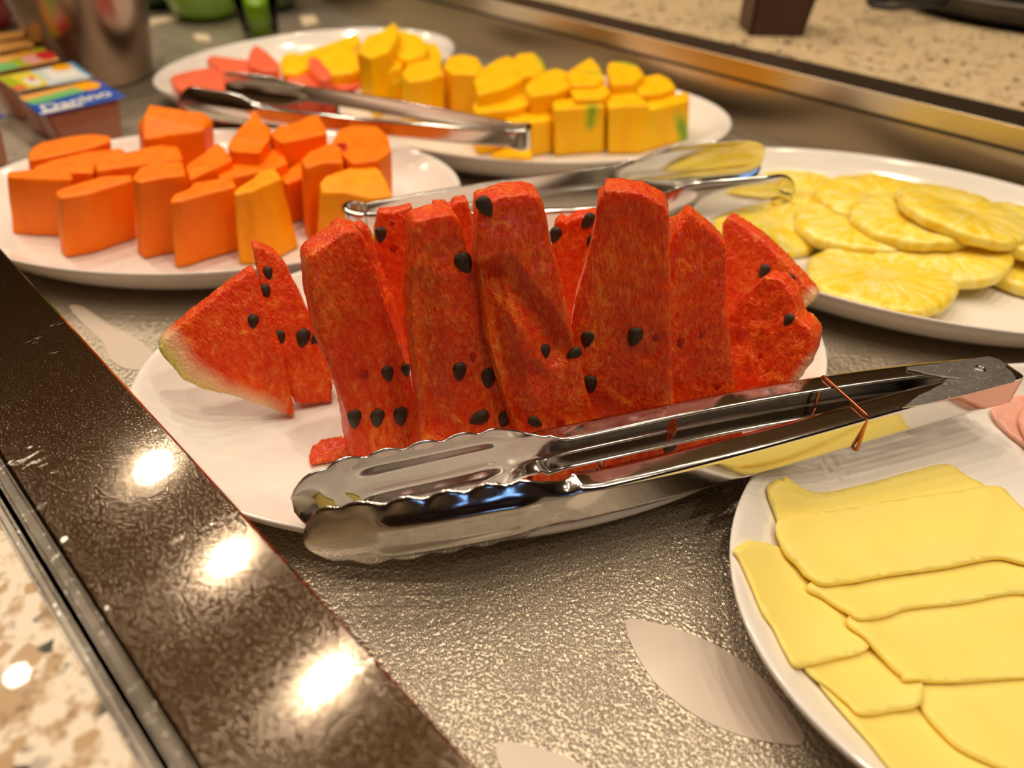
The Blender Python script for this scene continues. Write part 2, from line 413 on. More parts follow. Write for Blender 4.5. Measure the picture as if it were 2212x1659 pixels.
def height_for(top, bot, zb):
    b = onz(*bot, zb); best = None
    for i in range(1, 400):
        h = i*0.0005; q = proj(b+Vector((0, 0, h)))
        e = abs(q[1]-top[1])
        if best is None or e < best[0]: best = (e, h)
    return best[1]
def block(name, top, h, mat, label, cat, group, zb=0.0115, bots=None, taper=0.0, rind_px=None, rr=(0.003, 0.014), tilt=None, plumb=0.0, **kw):
    """cut fruit block: outline of its top face at height h above the plate, sides running down to the plate"""
    T = []
    for i, q in enumerate(top):
        z = zb+h+(tilt[i] if tilt else 0)
        T.append(onz(q[0], q[1], z))
    cx = sum(v.x for v in T)/len(T); cy = sum(v.y for v in T)/len(T)
    B = []
    for i, v in enumerate(T):
        if bots and i in bots: B.append(onz(*bots[i], zb))
        else:
            w = Vector((v.x+(v.x-cx)*taper, v.y+(v.y-cy)*taper, zb))
            if plumb:   # fruit cut wider at the foot
                q0 = proj(w); w = onz(top[i][0]+(q0[0]-top[i][0])*(1-plumb), q0[1], zb)
            B.append(w)
    me = prism_mesh(name, T, B)
    rd = None
    if rind_px: rd = near_rind([tuple(onz(x, y, zb+z)) for x, y, z in rind_px], *rr)
    return organic(name, me, mat, label, cat, group, rind=rd, **kw)

# ---- watermelon slices
ZW = 0.0118
GM = 'watermelon slices standing on the centre plate'
def wm(*a, **k):
    return slab('watermelon_slice', *a, zb=ZW, mat=MELON, cat='watermelon slice', group=GM, **k)
sl = {}
sl['L1'] = wm((640, 905), 22, 26, [(545, 583), (555, 600), (590, 700), (615, 780), (630, 850), (641, 907), (600, 893), (520, 862), (440, 842), (395, 822), (344, 757), (352, 738), (420, 678), (480, 630)], 0.011, 0.008,
              label='triangular watermelon slice with pale green rind corner, at the plate left', rind_px=[(338, 752), (395, 828), (470, 868), (560, 905)], rr=(0.0, 0.020))
sl['L2'] = wm((700, 893), 24, 26, [(546, 548), (556, 542), (600, 562), (622, 590), (655, 660), (690, 735), (720, 830), (725, 898), (640, 890), (600, 800), (575, 680)], 0.012, 0.009,
              label='narrow watermelon slice right behind the rind-cornered triangular one', shift=(-0.002, 0.006))
sl['S1'] = wm((830, 1016), 27, 13, [(664, 566), (672, 552), (700, 532), (745, 500), (765, 498), (785, 512), (800, 540), (822, 620), (850, 700), (880, 790), (905, 870), (930, 960), (950, 1040), (775, 1040), (752, 900), (715, 800), (690, 740), (672, 650)], 0.020, 0.013,
              label='leftmost of the tall standing watermelon slices, three seeds low on its face', gouge=None)
sl['S2'] = wm((1000, 1042), 20, 11, [(892, 492), (898, 480), (930, 470), (975, 463), (992, 470), (1002, 500), (1030, 600), (1062, 700), (1085, 800), (1105, 880), (1148, 1085), (905, 1085), (915, 900), (888, 740), (886, 620)], 0.022, 0.013,
              label='tall watermelon slice with one big dark seed near its top', foot=[(1005, 1085), (1144, 1082)], gouge=[([(940, 560), (975, 545), (1000, 560)], 0.0012, 0.007), ([(912, 620), (915, 760), (945, 920)], 0.0035, 0.009)])
sl['S3'] = wm((1200, 1034), 12, 12, [(1034, 445), (1050, 438), (1090, 424), (1140, 419), (1168, 426), (1175, 440), (1192, 520), (1215, 610), (1236, 710), (1255, 790), (1278, 890), (1300, 1090), (1146, 1090), (1095, 900), (1050, 740), (1028, 600)], 0.024, 0.015,
              label='tall watermelon slice with a deep diagonal hollow across its face', foot=[(1150, 1082), (1296, 1066)], gouge=[([(1082, 590), (1120, 640), (1165, 690), (1205, 760)], 0.0055, 0.0085), ([(1050, 600), (1075, 720), (1110, 850), (1120, 920)], 0.006, 0.008), ([(1140, 820), (1160, 812)], 0.002, 0.008)])
sl['S4'] = wm((1370, 1004), -8, 9, [(1290, 432), (1304, 428), (1303, 412), (1340, 411), (1390, 418), (1436, 442), (1446, 470), (1449, 600), (1452, 700), (1452, 850), (1462, 1080), (1302, 1080), (1268, 900), (1230, 720), (1240, 650), (1262, 590), (1287, 480)], 0.022, 0.014,
              label='tallest watermelon slice, pointed notch at its upper left corner', foot=[(1302, 1064), (1456, 1026)], gouge=[([(1300, 880), (1310, 980)], 0.002, 0.007), ([(1395, 770), (1420, 740)], 0.0015, 0.006)])
sl['S5'] = wm((1510, 975), -2, 14, [(1438, 540), (1462, 495), (1493, 462), (1512, 478), (1545, 505), (1570, 530), (1571, 570), (1568, 660), (1580, 740), (1590, 850), (1610, 985), (1440, 1010), (1432, 850)], 0.022, 0.012,
              label='watermelon slice with a pointed top and pale dots, right of the tallest slice', foot=[(1462, 1022), (1570, 985)])
sl['S7'] = wm((1650, 960), -38, 20, [(1560, 700), (1600, 640), (1650, 598), (1690, 606), (1715, 640), (1722, 690), (1745, 705), (1757, 730), (1752, 770), (1728, 810), (1690, 862), (1650, 915), (1600, 960), (1545, 985), (1530, 860), (1550, 760)], 0.020, 0.011,
              label='rightmost front watermelon slice with a ragged torn right edge', rind_px=[(1768, 790), (1700, 880)], rr=(0.0, 0.011), amp=0.0009, gouge=[([(1575, 750), (1592, 738)], 0.003, 0.008), ([(1640, 760), (1650, 800)], 0.002, 0.006)])
sl['S6'] = wm((1700, 830), -34, 24, [(1556, 500), (1571, 481), (1600, 498), (1640, 525), (1690, 575), (1730, 618), (1764, 655), (1762, 668), (1738, 686), (1715, 740), (1690, 800), (1600, 800), (1555, 700)], 0.012, 0.009,
              label='watermelon slice with pale pink rind tip, overhanging the plate right end', rind_px=[(1778, 655), (1745, 700), (1725, 740)], rr=(0.0, 0.015), shift=(0.002, 0.008))
sl['B1'] = wm((850, 860), 22, 14, [(724, 492), (740, 484), (766, 486), (774, 494), (780, 486), (800, 500), (822, 560), (850, 650), (880, 760), (905, 900), (750, 900), (722, 640), (708, 560)], 0.012, 0.008,
              label='watermelon slice just behind the leftmost tall one, with a notched top', amp=0.0011)
sl['B2'] = wm((880, 800), 12, 13, [(814, 480), (822, 462), (850, 460), (888, 448), (893, 470), (897, 560), (915, 640), (935, 850), (820, 850), (800, 640), (806, 540)], 0.012, 0.008,
              label='back watermelon slice with two hollow seed pits below its top', amp=0.0011)
sl['B3'] = wm((1010, 800), 12, 13, [(935, 470), (940, 447), (965, 442), (970, 456), (982, 440), (1008, 434), (1018, 462), (1030, 520), (1050, 640), (1060, 850), (950, 850), (930, 600)], 0.012, 0.008,
              label='back watermelon slice showing a cleft top behind the big-seeded slice', amp=0.0008)
sl['B4'] = wm((1240, 830), -6, 14, [(1192, 520), (1197, 485), (1212, 474), (1222, 482), (1250, 468), (1285, 465), (1310, 490), (1310, 600), (1300, 880), (1215, 880), (1195, 640)], 0.012, 0.009,
              label='back watermelon slice with three seeds, in the gap beside the tallest one')
sl['B5'] = wm((1460, 800), -16, 14, [(1425, 520), (1440, 482), (1470, 474), (1484, 472), (1500, 520), (1500, 790), (1430, 790)], 0.010, 0.008,
              label='back watermelon slice barely showing behind the pointed one')
sl['X1'] = wm((700, 1012), 20, 62, [(668, 1012), (676, 985), (700, 966), (745, 960), (790, 980), (800, 1018), (740, 1030), (690, 1030)], 0.010, 0.008,
              label='small watermelon offcut lying by the tongs tip')

# ---- papaya
ZP = 0.0114
def pap(top, tb, label, mat=PAPAYA, **k):
    h = tb if isinstance(tb, float) else height_for(tb[0], tb[1], ZP)
    return block('papaya_chunk', top, h, mat, label, 'papaya chunk', 'papaya chunks on the left plate', **{**dict(zb=ZP, plumb=0.75, voxel=0.0014, smooth=2, amp=0.0003, freq=60), **k})
pap([(15, 382), (15, 370), (60, 366), (150, 366), (158, 384), (150, 388), (60, 386)], ((15, 385), (16, 510)), 'papaya chunk at the far left end of the front row')
pap([(119, 418), (120, 410), (150, 400), (220, 380), (284, 376), (286, 388), (240, 402), (190, 418), (130, 428)], ((130, 430), (132, 562)), 'wide papaya chunk, second from the left in front')
pap([(285, 384), (300, 362), (330, 350), (394, 348), (398, 362), (402, 378), (350, 384), (300, 394)], ((300, 394), (306, 560)), 'tall papaya chunk, third in the front row')
pap([(367, 430), (376, 418), (405, 408), (420, 392), (496, 381), (507, 390), (510, 402), (440, 420), (390, 434), (370, 436)], ((372, 436), (372, 580)), 'squarish papaya chunk, fourth in the front row')
pap([(505, 412), (512, 405), (545, 384), (560, 368), (592, 359), (602, 372), (608, 384), (570, 400), (545, 412), (507, 420)], ((510, 420), (519, 572)), 'pale yellow-orange papaya chunk at the right of the front row', mat=PAPAYA_P, bots={0: (516, 565), 3: (560, 545), 4: (600, 540), 5: (640, 520), 6: (646, 535), 7: (610, 556), 8: (560, 572), 9: (519, 572)})
pap([(604, 380), (630, 360), (655, 338), (722, 312), (745, 322), (752, 345), (742, 352), (690, 372), (618, 396)], ((618, 396), (656, 498)), 'papaya chunk narrowing to its foot beside the pale one', taper=-0.25)
pap([(690, 396), (700, 382), (740, 366), (795, 353), (818, 361), (838, 392), (850, 424), (800, 428), (740, 416), (696, 416)], 0.052, 'big pale papaya chunk with a sloping top, nearest the watermelon', mat=PAPAYA_P, plumb=1.0,
    tilt=[-.002, 0, 0, 0, 0, -.004, -.010, -.008, -.004, -.004], bots={0: (682, 535), 9: (681, 552)})
pap([(719, 300), (735, 278), (765, 270), (815, 273), (838, 292), (846, 325), (820, 345), (785, 350), (760, 352), (735, 330)], 0.056, 'large papaya chunk with a dark red seed pit at the plate right end', rind_px=[(738, 318, 0.054), (748, 350, 0.05)], rr=(0.002, 0.007))
pap([(466, 376), (480, 364), (540, 340), (597, 318), (610, 330), (622, 352), (600, 362), (520, 380), (480, 390)], 0.046, 'papaya chunk behind the fourth front one')
pap([(402, 360), (410, 350), (440, 330), (470, 306), (484, 318), (503, 344), (480, 356), (440, 374), (410, 388)], 0.052, 'triangular-topped papaya chunk in the middle of the plate')
pap([(205, 352), (240, 336), (330, 316), (376, 311), (388, 322), (396, 345), (330, 352), (260, 362), (210, 370)], 0.046, 'long papaya chunk lying behind the third front one')
pap([(73, 360), (110, 346), (180, 328), (262, 318), (272, 326), (230, 340), (205, 352), (202, 372), (140, 372), (76, 372)], 0.044, 'long papaya chunk behind the left front pair')
pap([(60, 333), (70, 318), (92, 305), (150, 294), (200, 289), (237, 293), (240, 304), (190, 320), (110, 338), (64, 346)], 0.044, 'papaya chunk at the back left of the plate')
pap([(298, 262), (312, 248), (322, 226), (350, 230), (400, 238), (438, 240), (460, 262), (440, 280), (380, 288), (310, 300)], 0.060, 'largest many-faced papaya chunk rising at the back', taper=0.25, tilt=[-.008, 0, 0, 0, 0, 0, -.006, -.004, -.004, -.010])
pap([(490, 312), (512, 285), (530, 262), (545, 240), (556, 243), (566, 262), (584, 276), (582, 300), (562, 330), (500, 326)], 0.056, 'ragged papaya chunk behind the middle ones', amp=0.001)
pap([(584, 288), (600, 272), (640, 264), (672, 248), (688, 248), (700, 268), (706, 288), (660, 298), (606, 308)], 0.056, 'smooth papaya chunk at the back, under the tongs')
pap([(650, 344), (668, 326), (700, 312), (722, 306), (738, 320), (742, 350), (700, 350), (660, 362)], 0.058, 'papaya chunk tucked between the right-hand pieces')

# ---- cantaloupe
def can(top, tb, label, g=None, **k):
    h = tb if isinstance(tb, float) else height_for(tb[0], tb[1], ZP)
    k.setdefault('rr', (0.001, 0.016))
    return block('cantaloupe_block', top, h, CANTA, label, 'cantaloupe block', 'cantaloupe blocks on the rear plate', **{**dict(zb=ZP, plumb=0.8, voxel=0.0016, smooth=2, amp=0.0003, freq=60, rind_px=g), **k})
can([(780, 152), (800, 142), (850, 134), (868, 150), (880, 172), (850, 176), (790, 168)], ((792, 168), (796, 236)), 'cantaloupe block at the left end with a greenish corner', g=[(872, 170, .05), (872, 170, .0)])
can([(868, 158), (880, 138), (930, 126), (950, 132), (958, 158), (930, 170), (882, 176)], 0.052, 'cantaloupe block second from the left')
can([(892, 182), (906, 164), (960, 158), (1004, 160), (1018, 174), (1010, 188), (940, 190), (900, 190)], ((900, 190), (902, 262)), 'squat cantaloupe block with a flat top, above the tongs')
can([(958, 142), (966, 122), (1000, 116), (1030, 122), (1044, 142), (1030, 160), (975, 158)], 0.052, 'rounded cantaloupe block at the back, beside the yellow mango')
can([(1024, 172), (1040, 148), (1070, 128), (1098, 118), (1112, 128), (1128, 172), (1090, 190), (1032, 204)], 0.052, 'tall cantaloupe block in the back row, left of the green-tipped one')
can([(1102, 128), (1120, 114), (1152, 112), (1170, 126), (1180, 146), (1160, 160), (1126, 166)], 0.052, 'cantaloupe block with a green right tip, at the back', g=[(1172, 120, .052), (1184, 146, .052), (1184, 146, .02)])
can([(1020, 226), (1040, 212), (1090, 196), (1134, 184), (1144, 204), (1146, 224), (1110, 236), (1030, 244)], 0.040, 'low cantaloupe block lying above the tongs bow', g=[(1140, 200, .04), (1146, 226, .03)])
can([(1134, 186), (1150, 168), (1186, 150), (1204, 146), (1224, 154), (1234, 186), (1200, 200), (1146, 208)], 0.050, 'cantaloupe block in the middle of the group')
can([(1222, 156), (1245, 140), (1276, 122), (1292, 138), (1308, 168), (1290, 182), (1236, 184)], 0.054, 'pointed cantaloupe block with a green patch, at the back', g=[(1270, 160, .052), (1300, 168, .05)], rr=(0.0, 0.012))
can([(1310, 150), (1314, 134), (1345, 131), (1376, 138), (1392, 160), (1370, 178), (1322, 182)], 0.054, 'cantaloupe block with a pale green back edge', g=[(1318, 131, .054), (1385, 143, .054)], rr=(0.0, 0.010))
can([(1370, 186), (1384, 166), (1422, 158), (1448, 170), (1460, 188), (1430, 200), (1382, 204)], 0.046, 'domed cantaloupe block in the right back corner')
can([(1230, 192), (1244, 176), (1276, 168), (1304, 176), (1320, 198), (1300, 212), (1244, 214)], 0.050, 'cantaloupe block just behind the front three')
can([(1192, 226), (1196, 216), (1240, 210), (1268, 206), (1296, 214), (1308, 228), (1250, 232), (1200, 236)], ((1202, 238), (1208, 341)), 'front cantaloupe block with a long green stripe', g=[(1282, 216, .05), (1276, 270, .028)], rr=(0.0, 0.012))
can([(1310, 222), (1318, 204), (1350, 196), (1372, 197), (1392, 214), (1400, 226), (1350, 228), (1316, 232)], ((1316, 232), (1312, 335)), 'plain orange front cantaloupe block', bots={5: (1436, 318), 6: (1380, 334)})
can([(1394, 226), (1400, 216), (1440, 206), (1484, 196), (1489, 204), (1488, 216), (1450, 226), (1408, 236)], ((1408, 236), (1416, 326)), 'cantaloupe block with a broad green side, at the right end', g=[(1474, 214, .05), (1476, 300, 0)], rr=(0.003, 0.014))
can([(1086, 262), (1100, 248), (1150, 236), (1180, 231), (1190, 244), (1192, 258), (1140, 266), (1096, 272)], ((1150, 266), (1160, 340)), 'cantaloupe block behind the tongs bow')
can([(1060, 330), (1080, 322), (1140, 316), (1150, 330), (1140, 338), (1070, 340)], 0.012, 'thin cantaloupe offcut below the tongs bow')

# ---- mixed plate: pink melon and mango
def mixp(top, h, mat, label, cat, zb=ZP, name=None, **k):
    return block(name or cat.replace(' ', '_'), top, h, mat, label, cat, 'pieces on the farthest plate', zb=zb, voxel=0.0022, smooth=4, amp=0.0006, freq=60, **k)
mixp([(364, 168), (372, 160), (420, 148), (500, 140), (540, 160), (580, 176), (560, 205), (470, 210), (420, 204), (380, 190)], 0.027, PINKMELON, 'large flat pink melon piece at the left of the farthest plate', 'melon piece', name='pink_melon_piece')
mixp([(445, 128), (455, 118), (500, 124), (540, 130), (556, 150), (520, 162), (470, 150)], 0.030, PINKMELON, 'pink melon piece behind the large flat one', 'melon piece', name='pink_melon_piece')
mixp([(532, 130), (540, 108), (552, 97), (578, 110), (602, 134), (598, 150), (570, 152), (540, 142)], 0.046, PINKMELON, 'pink melon cube standing tallest on the farthest plate', 'melon piece', name='pink_melon_piece')
mixp([(604, 186), (620, 168), (680, 152), (712, 160), (716, 184), (680, 196), (640, 206)], 0.028, PINKMELON, 'pink melon piece in front of the yellow mango', 'melon piece', name='pink_melon_piece')
mixp([(664, 140), (668, 118), (690, 124), (712, 150), (716, 166), (690, 170)], 0.040, PINKMELON, 'wedge of pink melon standing against the mango', 'melon piece', name='pink_melon_piece')
mixp([(706, 160), (730, 150), (776, 148), (784, 160), (782, 184), (740, 190), (712, 184)], 0.022, PINKMELON, 'pink melon piece touching the cantaloupe plate', 'melon piece', name='pink_melon_piece')
mixp([(602, 130), (612, 114), (640, 110), (662, 122), (668, 144), (640, 158), (610, 156)], 0.032, MANGO, 'small yellow mango piece between pink melon cubes', 'mango piece')
mixp([(640, 118), (690, 98), (770, 70), (780, 84), (760, 110), (700, 140), (670, 142)], 0.034, MANGO, 'long yellow mango piece at the back left of the pile', 'mango piece')
mixp([(690, 140), (700, 118), (750, 104), (790, 118), (800, 140), (760, 156), (712, 158)], 0.034, MANGO, 'yellow mango piece in front of the long one', 'mango piece')
mixp([(770, 110), (790, 78), (830, 62), (852, 46), (862, 60), (858, 84), (840, 110), (800, 124)], 0.062, MANGO, 'pointed yellow mango piece topping the pile', 'mango piece')
mixp([(840, 84), (866, 64), (900, 72), (926, 92), (920, 118), (880, 130), (846, 116)], 0.048, MANGO, 'broad yellow mango piece right of the pointed one', 'mango piece')
mixp([(900, 106), (920, 90), (944, 92), (956, 118), (950, 140), (920, 144), (904, 128)], 0.036, MANGO, 'yellow mango piece at the right end of the pile', 'mango piece')
mixp([(780, 128), (800, 108), (850, 104), (872, 124), (866, 146), (820, 156), (790, 150)], 0.044, MANGO, 'yellow mango piece low in the middle of the pile', 'mango piece')
mixp([(858, 140), (880, 118), (918, 122), (934, 146), (920, 162), (876, 162)], 0.036, MANGO, 'yellow mango piece above the second cantaloupe block', 'mango piece')

finish_organic()

# ---- seeds on the watermelon (parts of their slice)
m = M('watermelon_seed'); sn = m.noise(700, 3, 0.6, m.coord((1, 1, 1)))
m.set(color=m.ramp(sn, [(0.35, (0.006, 0.004, 0.002)), (0.55, (0.03, 0.015, 0.005)), (0.75, (0.13, 0.07, 0.025))]), rough=0.3, spec=0.4, coat=0.25, coatr=0.12); m.bump(sn, 0.4, 0.0004)
SEED = m.m
m = M('empty_seed_pit'); m.set(color=s2l(178, 30, 8), rough=0.3, sss=0.2, sssr=(0.01, 0.003, 0.001)); PIT = m.m
def seed_mesh(name):
    vs = []; fs = []; nu, nv = 14, 9
    for i in range(nv+1):
        t = math.pi*i/nv; y = math.cos(t); r = math.sin(t)
        w = r*(0.62-0.22*y)
        for k in range(nu):
            a = 2*math.pi*k/nu
            rim = 1+0.10*abs(math.cos(a))**6
            vs.append((w*math.cos(a)*rim, y, 0.34*w/0.62*math.sin(a)))
    for i in range(nv):
        for k in range(nu):
            k2 = (k+1) % nu; fs.append((i*nu+k, i*nu+k2, (i+1)*nu+k2, (i+1)*nu+k))
    me = mesh_from(name, vs, fs)
    bm = bmesh.new(); bm.from_mesh(me); bmesh.ops.remove_doubles(bm, verts=bm.verts, dist=1e-5); bmesh.ops.recalc_face_normals(bm, faces=bm.faces); bm.to_mesh(me); bm.free()
    return me
SEED_ME = seed_mesh('seed'); SEED_ME.materials.append(SEED); SEED_ME.shade_smooth()
PIT_ME = SEED_ME.copy(); PIT_ME.name = 'seed_pit'; PIT_ME.materials.clear(); PIT_ME.materials.append(PIT)
BV = {}
def bvh(o):
    if o.name not in BV:
        me = o.data; mw = o.matrix_world
        BV[o.name] = BVHTree.FromPolygons([mw@v.co for v in me.vertices], [tuple(p.vertices) for p in me.polygons])
    return BV[o.name]
def seed(key, x, y, size=0.0042, ang=0, pit=False, sink=0.15):
    o = sl[key]; hit = bvh(o).ray_cast(C0, ray(x, y))
    if hit[0] is None: print('seed misses', key, x, y); return
    loc, n = hit[0], hit[1]
    pn = Vector(o['_pn'][3:]);
    if pn.dot(n) < 0.3: pn = n
    zax = (n*0.5+pn*0.5).normalized(); up = Vector((0, 0, 1)); yax = (up-zax*up.dot(zax)).normalized(); xax = yax.cross(zax)
    R = Matrix((xax, yax, zax)).transposed().to_4x4() @ Matrix.Rotation(math.radians(ang+180), 4, 'Z')
    s = bpy.data.objects.new('seed_pit' if pit else 'seed', PIT_ME if pit else SEED_ME); col.objects.link(s)
    dz = 0.34*size*(0.12-sink) if not pit else -0.22*size
    s.parent = o; s.matrix_parent_inverse = o.matrix_world.inverted()
    size *= 1.12
    s.matrix_world = Matrix.Translation(loc+zax*dz) @ R @ Matrix.Diagonal((size, size, size*(1 if not pit else 0.8), 1))
for a in [('S1', 766, 905, .0045, -12), ('S1', 815, 904, .0046, -14), ('S1', 866, 900, .0048, -8), ('S1', 838, 808, .0038, 0), ('S1', 877, 800, .0032, 6),
          ('S2', 1003, 569, .0049, 20), ('S2', 993, 803, .0042, -4), ('S2', 1056, 817, .0048, -8), ('S2', 1034, 903, .0048, -72), ('S2', 1090, 905, .0044, -14),
          ('S3', 1048, 446, .0042, 30), ('S3', 1178, 760, .0034, -6), ('S3', 1240, 763, .0034, -60), ('S3', 1156, 912, .0034, 60),
          ('S4', 1268, 733, .0040, -4), ('S4', 1371, 728, .0046, -10), ('S4', 1275, 830, .0044, 12), ('S7', 1557, 770, .0034, 60), ('S7', 1703, 691, .0032, -8),
          ('S6', 1650, 586, .0040, -12), ('S6', 1702, 608, .0044, -6), ('L1', 547, 694, .0036, -16), ('L2', 574, 628, .0034, 4), ('L2', 606, 728, .0034, 0),
          ('L2', 655, 730, .0048, -24), ('L2', 682, 732, .0032, -50), ('L2', 579, 590, .0032, 0), ('B2', 822, 508, .0042, -10), ('B4', 1199, 508, .0042, -16), ('B4', 1271, 478, .0044, -36),
          ('B4', 1280, 525, .0042, -10), ('S4', 1446, 966, .0042, -20), ('S1', 704, 812, .0036, 8), ('S1', 702, 850, .0040, -4)]:
    seed(*a)
for a in [('S1', 787, 812, .0042, 0), ('S2', 1022, 775, .0034, 0), ('S4', 1414, 732, .0040, -14), ('S5', 1515, 725, .0040, -8), ('S5', 1470, 742, .0034, -8),
          ('S7', 1640, 770, .0036, 0), ('S5', 1548, 838, .0034, 0), ('B2', 850, 542, .0040, -8), ('B2', 882, 515, .0034, -8), ('S3', 1212, 918, .0034, 0),
          ('S4', 1300, 985, .0050, -14), ('S4', 1335, 990, .0036, -10), ('B2', 848, 486, .0024, 0)]:
    seed(*a, pit=True)
for k in sl:
    if '_pn' in sl[k]: del sl[k]['_pn']

# ------------------------------------------------------------------ pineapple rings
m = M('pineapple_flesh')
tc = m.n('ShaderNodeTexCoord'); sp = m.n('ShaderNodeSeparateXYZ'); m.l(tc.outputs['Object'], sp.inputs[0])
ang = m.math('ARCTAN2', sp.outputs[1], sp.outputs[0])
rad = m.math('POWER', m.math('ADD', m.math('MULTIPLY', sp.outputs[0], sp.outputs[0]), m.math('MULTIPLY', sp.outputs[1], sp.outputs[1])), 0.5)
cb = m.n('ShaderNodeCombineXYZ'); m.l(m.math('MULTIPLY', ang, 5.0), cb.inputs[0]); m.l(m.math('MULTIPLY', rad, 45.0), cb.inputs[1]); m.l(m.math('MULTIPLY', sp.outputs[2], 60.0), cb.inputs[2])
fib = m.noise(1.4, 4, 0.65, cb.outputs[0]); bl = m.noise(45, 3, 0.6, tc.outputs['Object'])
c = m.ramp(m.math('ADD', m.math('MULTIPLY', fib, 0.65), m.math('MULTIPLY', bl, 0.35)), [(0.36, s2l(250, 200, 20)), (0.5, s2l(254, 224, 84)), (0.64, s2l(255, 240, 165))])
core = m.ramp(m.math('MULTIPLY', rad, 60.0), [(0.40, (1, 1, 1)), (0.62, (0, 0, 0))])
c = m.mix(m.math('MULTIPLY', core, 0.35), c, s2l(252, 236, 150))
eye = m.ramp(m.noise(150, 2, 0.5, tc.outputs['Object']), [(0.74, (0, 0, 0)), (0.77, (1, 1, 1))])
c = m.mix(m.math('MULTIPLY', eye, 0.7), c, s2l(150, 90, 20))
m.set(color=c, rough=0.28, sss=0.35, sssr=(0.012, 0.007, 0.002), ssss=1.0, coat=0.3, coatr=0.12); m.bump(m.math('ADD', fib, bl), 0.5, 0.002)
PINE = m.m
def pine(cx, cy, z, r, tx, ty, seedv, label, zt=0.011):
    """pineapple disc: r radius, tilted by tx, ty degrees"""
    c = onz(cx, cy, z+zt); c.z = z
    rings = [(0.0, zt-0.0012), (0.16, zt-0.001), (0.22, zt+0.0003), (0.6, zt+0.0002), (0.86, zt), (0.95, zt-0.0008), (1.0, zt-0.003), (1.01, zt*0.5), (1.0, 0.003), (0.95, 0.0008), (0.5, 0), (0.0, 0)]
    n = 72; vs = []; fs = []; rs = random.Random(seedv); ph = [rs.uniform(0, 6.28) for _ in range(4)]
    for rr, zz in rings:
        for k in range(n):
            a = 2*math.pi*k/n
            q = 1+rr*(0.022*math.sin(11*a+ph[0])*(abs(math.sin(5.5*a)))+0.03*math.sin(2*a+ph[1])+0.018*math.sin(5*a+ph[2]))
            x, y = r*rr*q*math.cos(a), r*rr*q*math.sin(a)
            vs.append((x, y, zz+0.0011*noise.noise(Vector((x*90, y*90, seedv)))+0.0005*noise.noise(Vector((x*260, y*260, seedv)))))
    for i in range(len(rings)-1):
        for k in range(n):
            k2 = (k+1) % n; fs.append((i*n+k, (i+1)*n+k, (i+1)*n+k2, i*n+k2))
    me = mesh_from('pineapple_slice', vs, fs)
    bm = bmesh.new(); bm.from_mesh(me); bmesh.ops.remove_doubles(bm, verts=bm.verts, dist=2e-5); bmesh.ops.recalc_face_normals(bm, faces=bm.faces); bm.to_mesh(me); bm.free()
    o = link('pineapple_slice', me, PINE); o.rotation_euler = (math.radians(tx), math.radians(ty), rs.uniform(0, 6)); o.location = c
    return setp(o, label, 'pineapple slice', 'pineapple slices on the right plate')
pine(1905, 590, .0170, .0490, 4, 2, 1, 'pineapple slice lying nearest the front rim of its plate')
pine(2022, 520, .0215, .0490, 6, 3, 2, 'pineapple slice overlapping the nearest one, right of it')
pine(1862, 478, .0190, .0470, 3, 0, 3, 'pineapple slice just right of the spoon tips')
pine(1735, 408, .0130, .0440, 0, 0, 4, 'pineapple slice behind the spoon tips')
pine(1905, 420, .0240, .0470, 2, 0, 5, 'pineapple slice at the back left of the plate')
pine(2085, 450, .0340, .0490, -2, 8, 6, 'pineapple slice lying highest, at the back of the pile')
pine(1985, 462, .0290, .0460, 2, 3, 7, 'pale pineapple slice in the middle of the pile')
pine(2230, 545, .0140, .0470, 2, -4, 8, 'pineapple slice cut by the right picture edge, lower one')
pine(2235, 490, .0270, .0460, 0, 4, 9, 'pineapple slice cut by the right picture edge, upper one')
pine(1660, 478, .0135, .0420, 0, 6, 10, 'pineapple slice lying under the spoon tongs', zt=.009)

# ------------------------------------------------------------------ cheese and ham, draped sheets
class HF:
    def __init__(s, x0, x1, y0, y1, st, fn):
        s.x0, s.y0, s.st = x0, y0, st
        s.nx = int((x1-x0)/st)+1; s.ny = int((y1-y0)/st)+1
        s.z = np.array([[fn(x0+i*st, y0+j*st) for j in range(s.ny)] for i in range(s.nx)])
HFX = HF(0.07, 0.52, 0.04, 0.37, 0.002, lambda x, y: pC.h(x, y))
def blur(z, n):
    for _ in range(n):
        p = np.pad(z, 1, mode='edge'); z = (p[:-2, 1:-1]+p[2:, 1:-1]+p[1:-1, :-2]+p[1:-1, 2:]+4*p[1:-1, 1:-1])/8
    return z
def inside(px, py, poly):
    c = False; n = len(poly)
    for i in range(n):
        x1, y1 = poly[i]; x2, y2 = poly[(i+1) % n]
        if (y1 > py) != (y2 > py) and px < (x2-x1)*(py-y1)/(y2-y1)+x1: c = not c
    return c
def subdiv_poly(pts, n):
    out = []; N_ = len(pts)
    for i in range(N_):
        p0, p1, p2, p3 = pts[i-1], pts[i], pts[(i+1) % N_], pts[(i+2) % N_]
        for k in range(n):
            t = k/n
            out.append(0.5*((2*p1)+(p2-p0)*t+(2*p0-5*p1+4*p2-p3)*t*t+(3*p1-p0-3*p2+p3)*t**3))
    return out
from mathutils.geometry import delaunay_2d_cdt
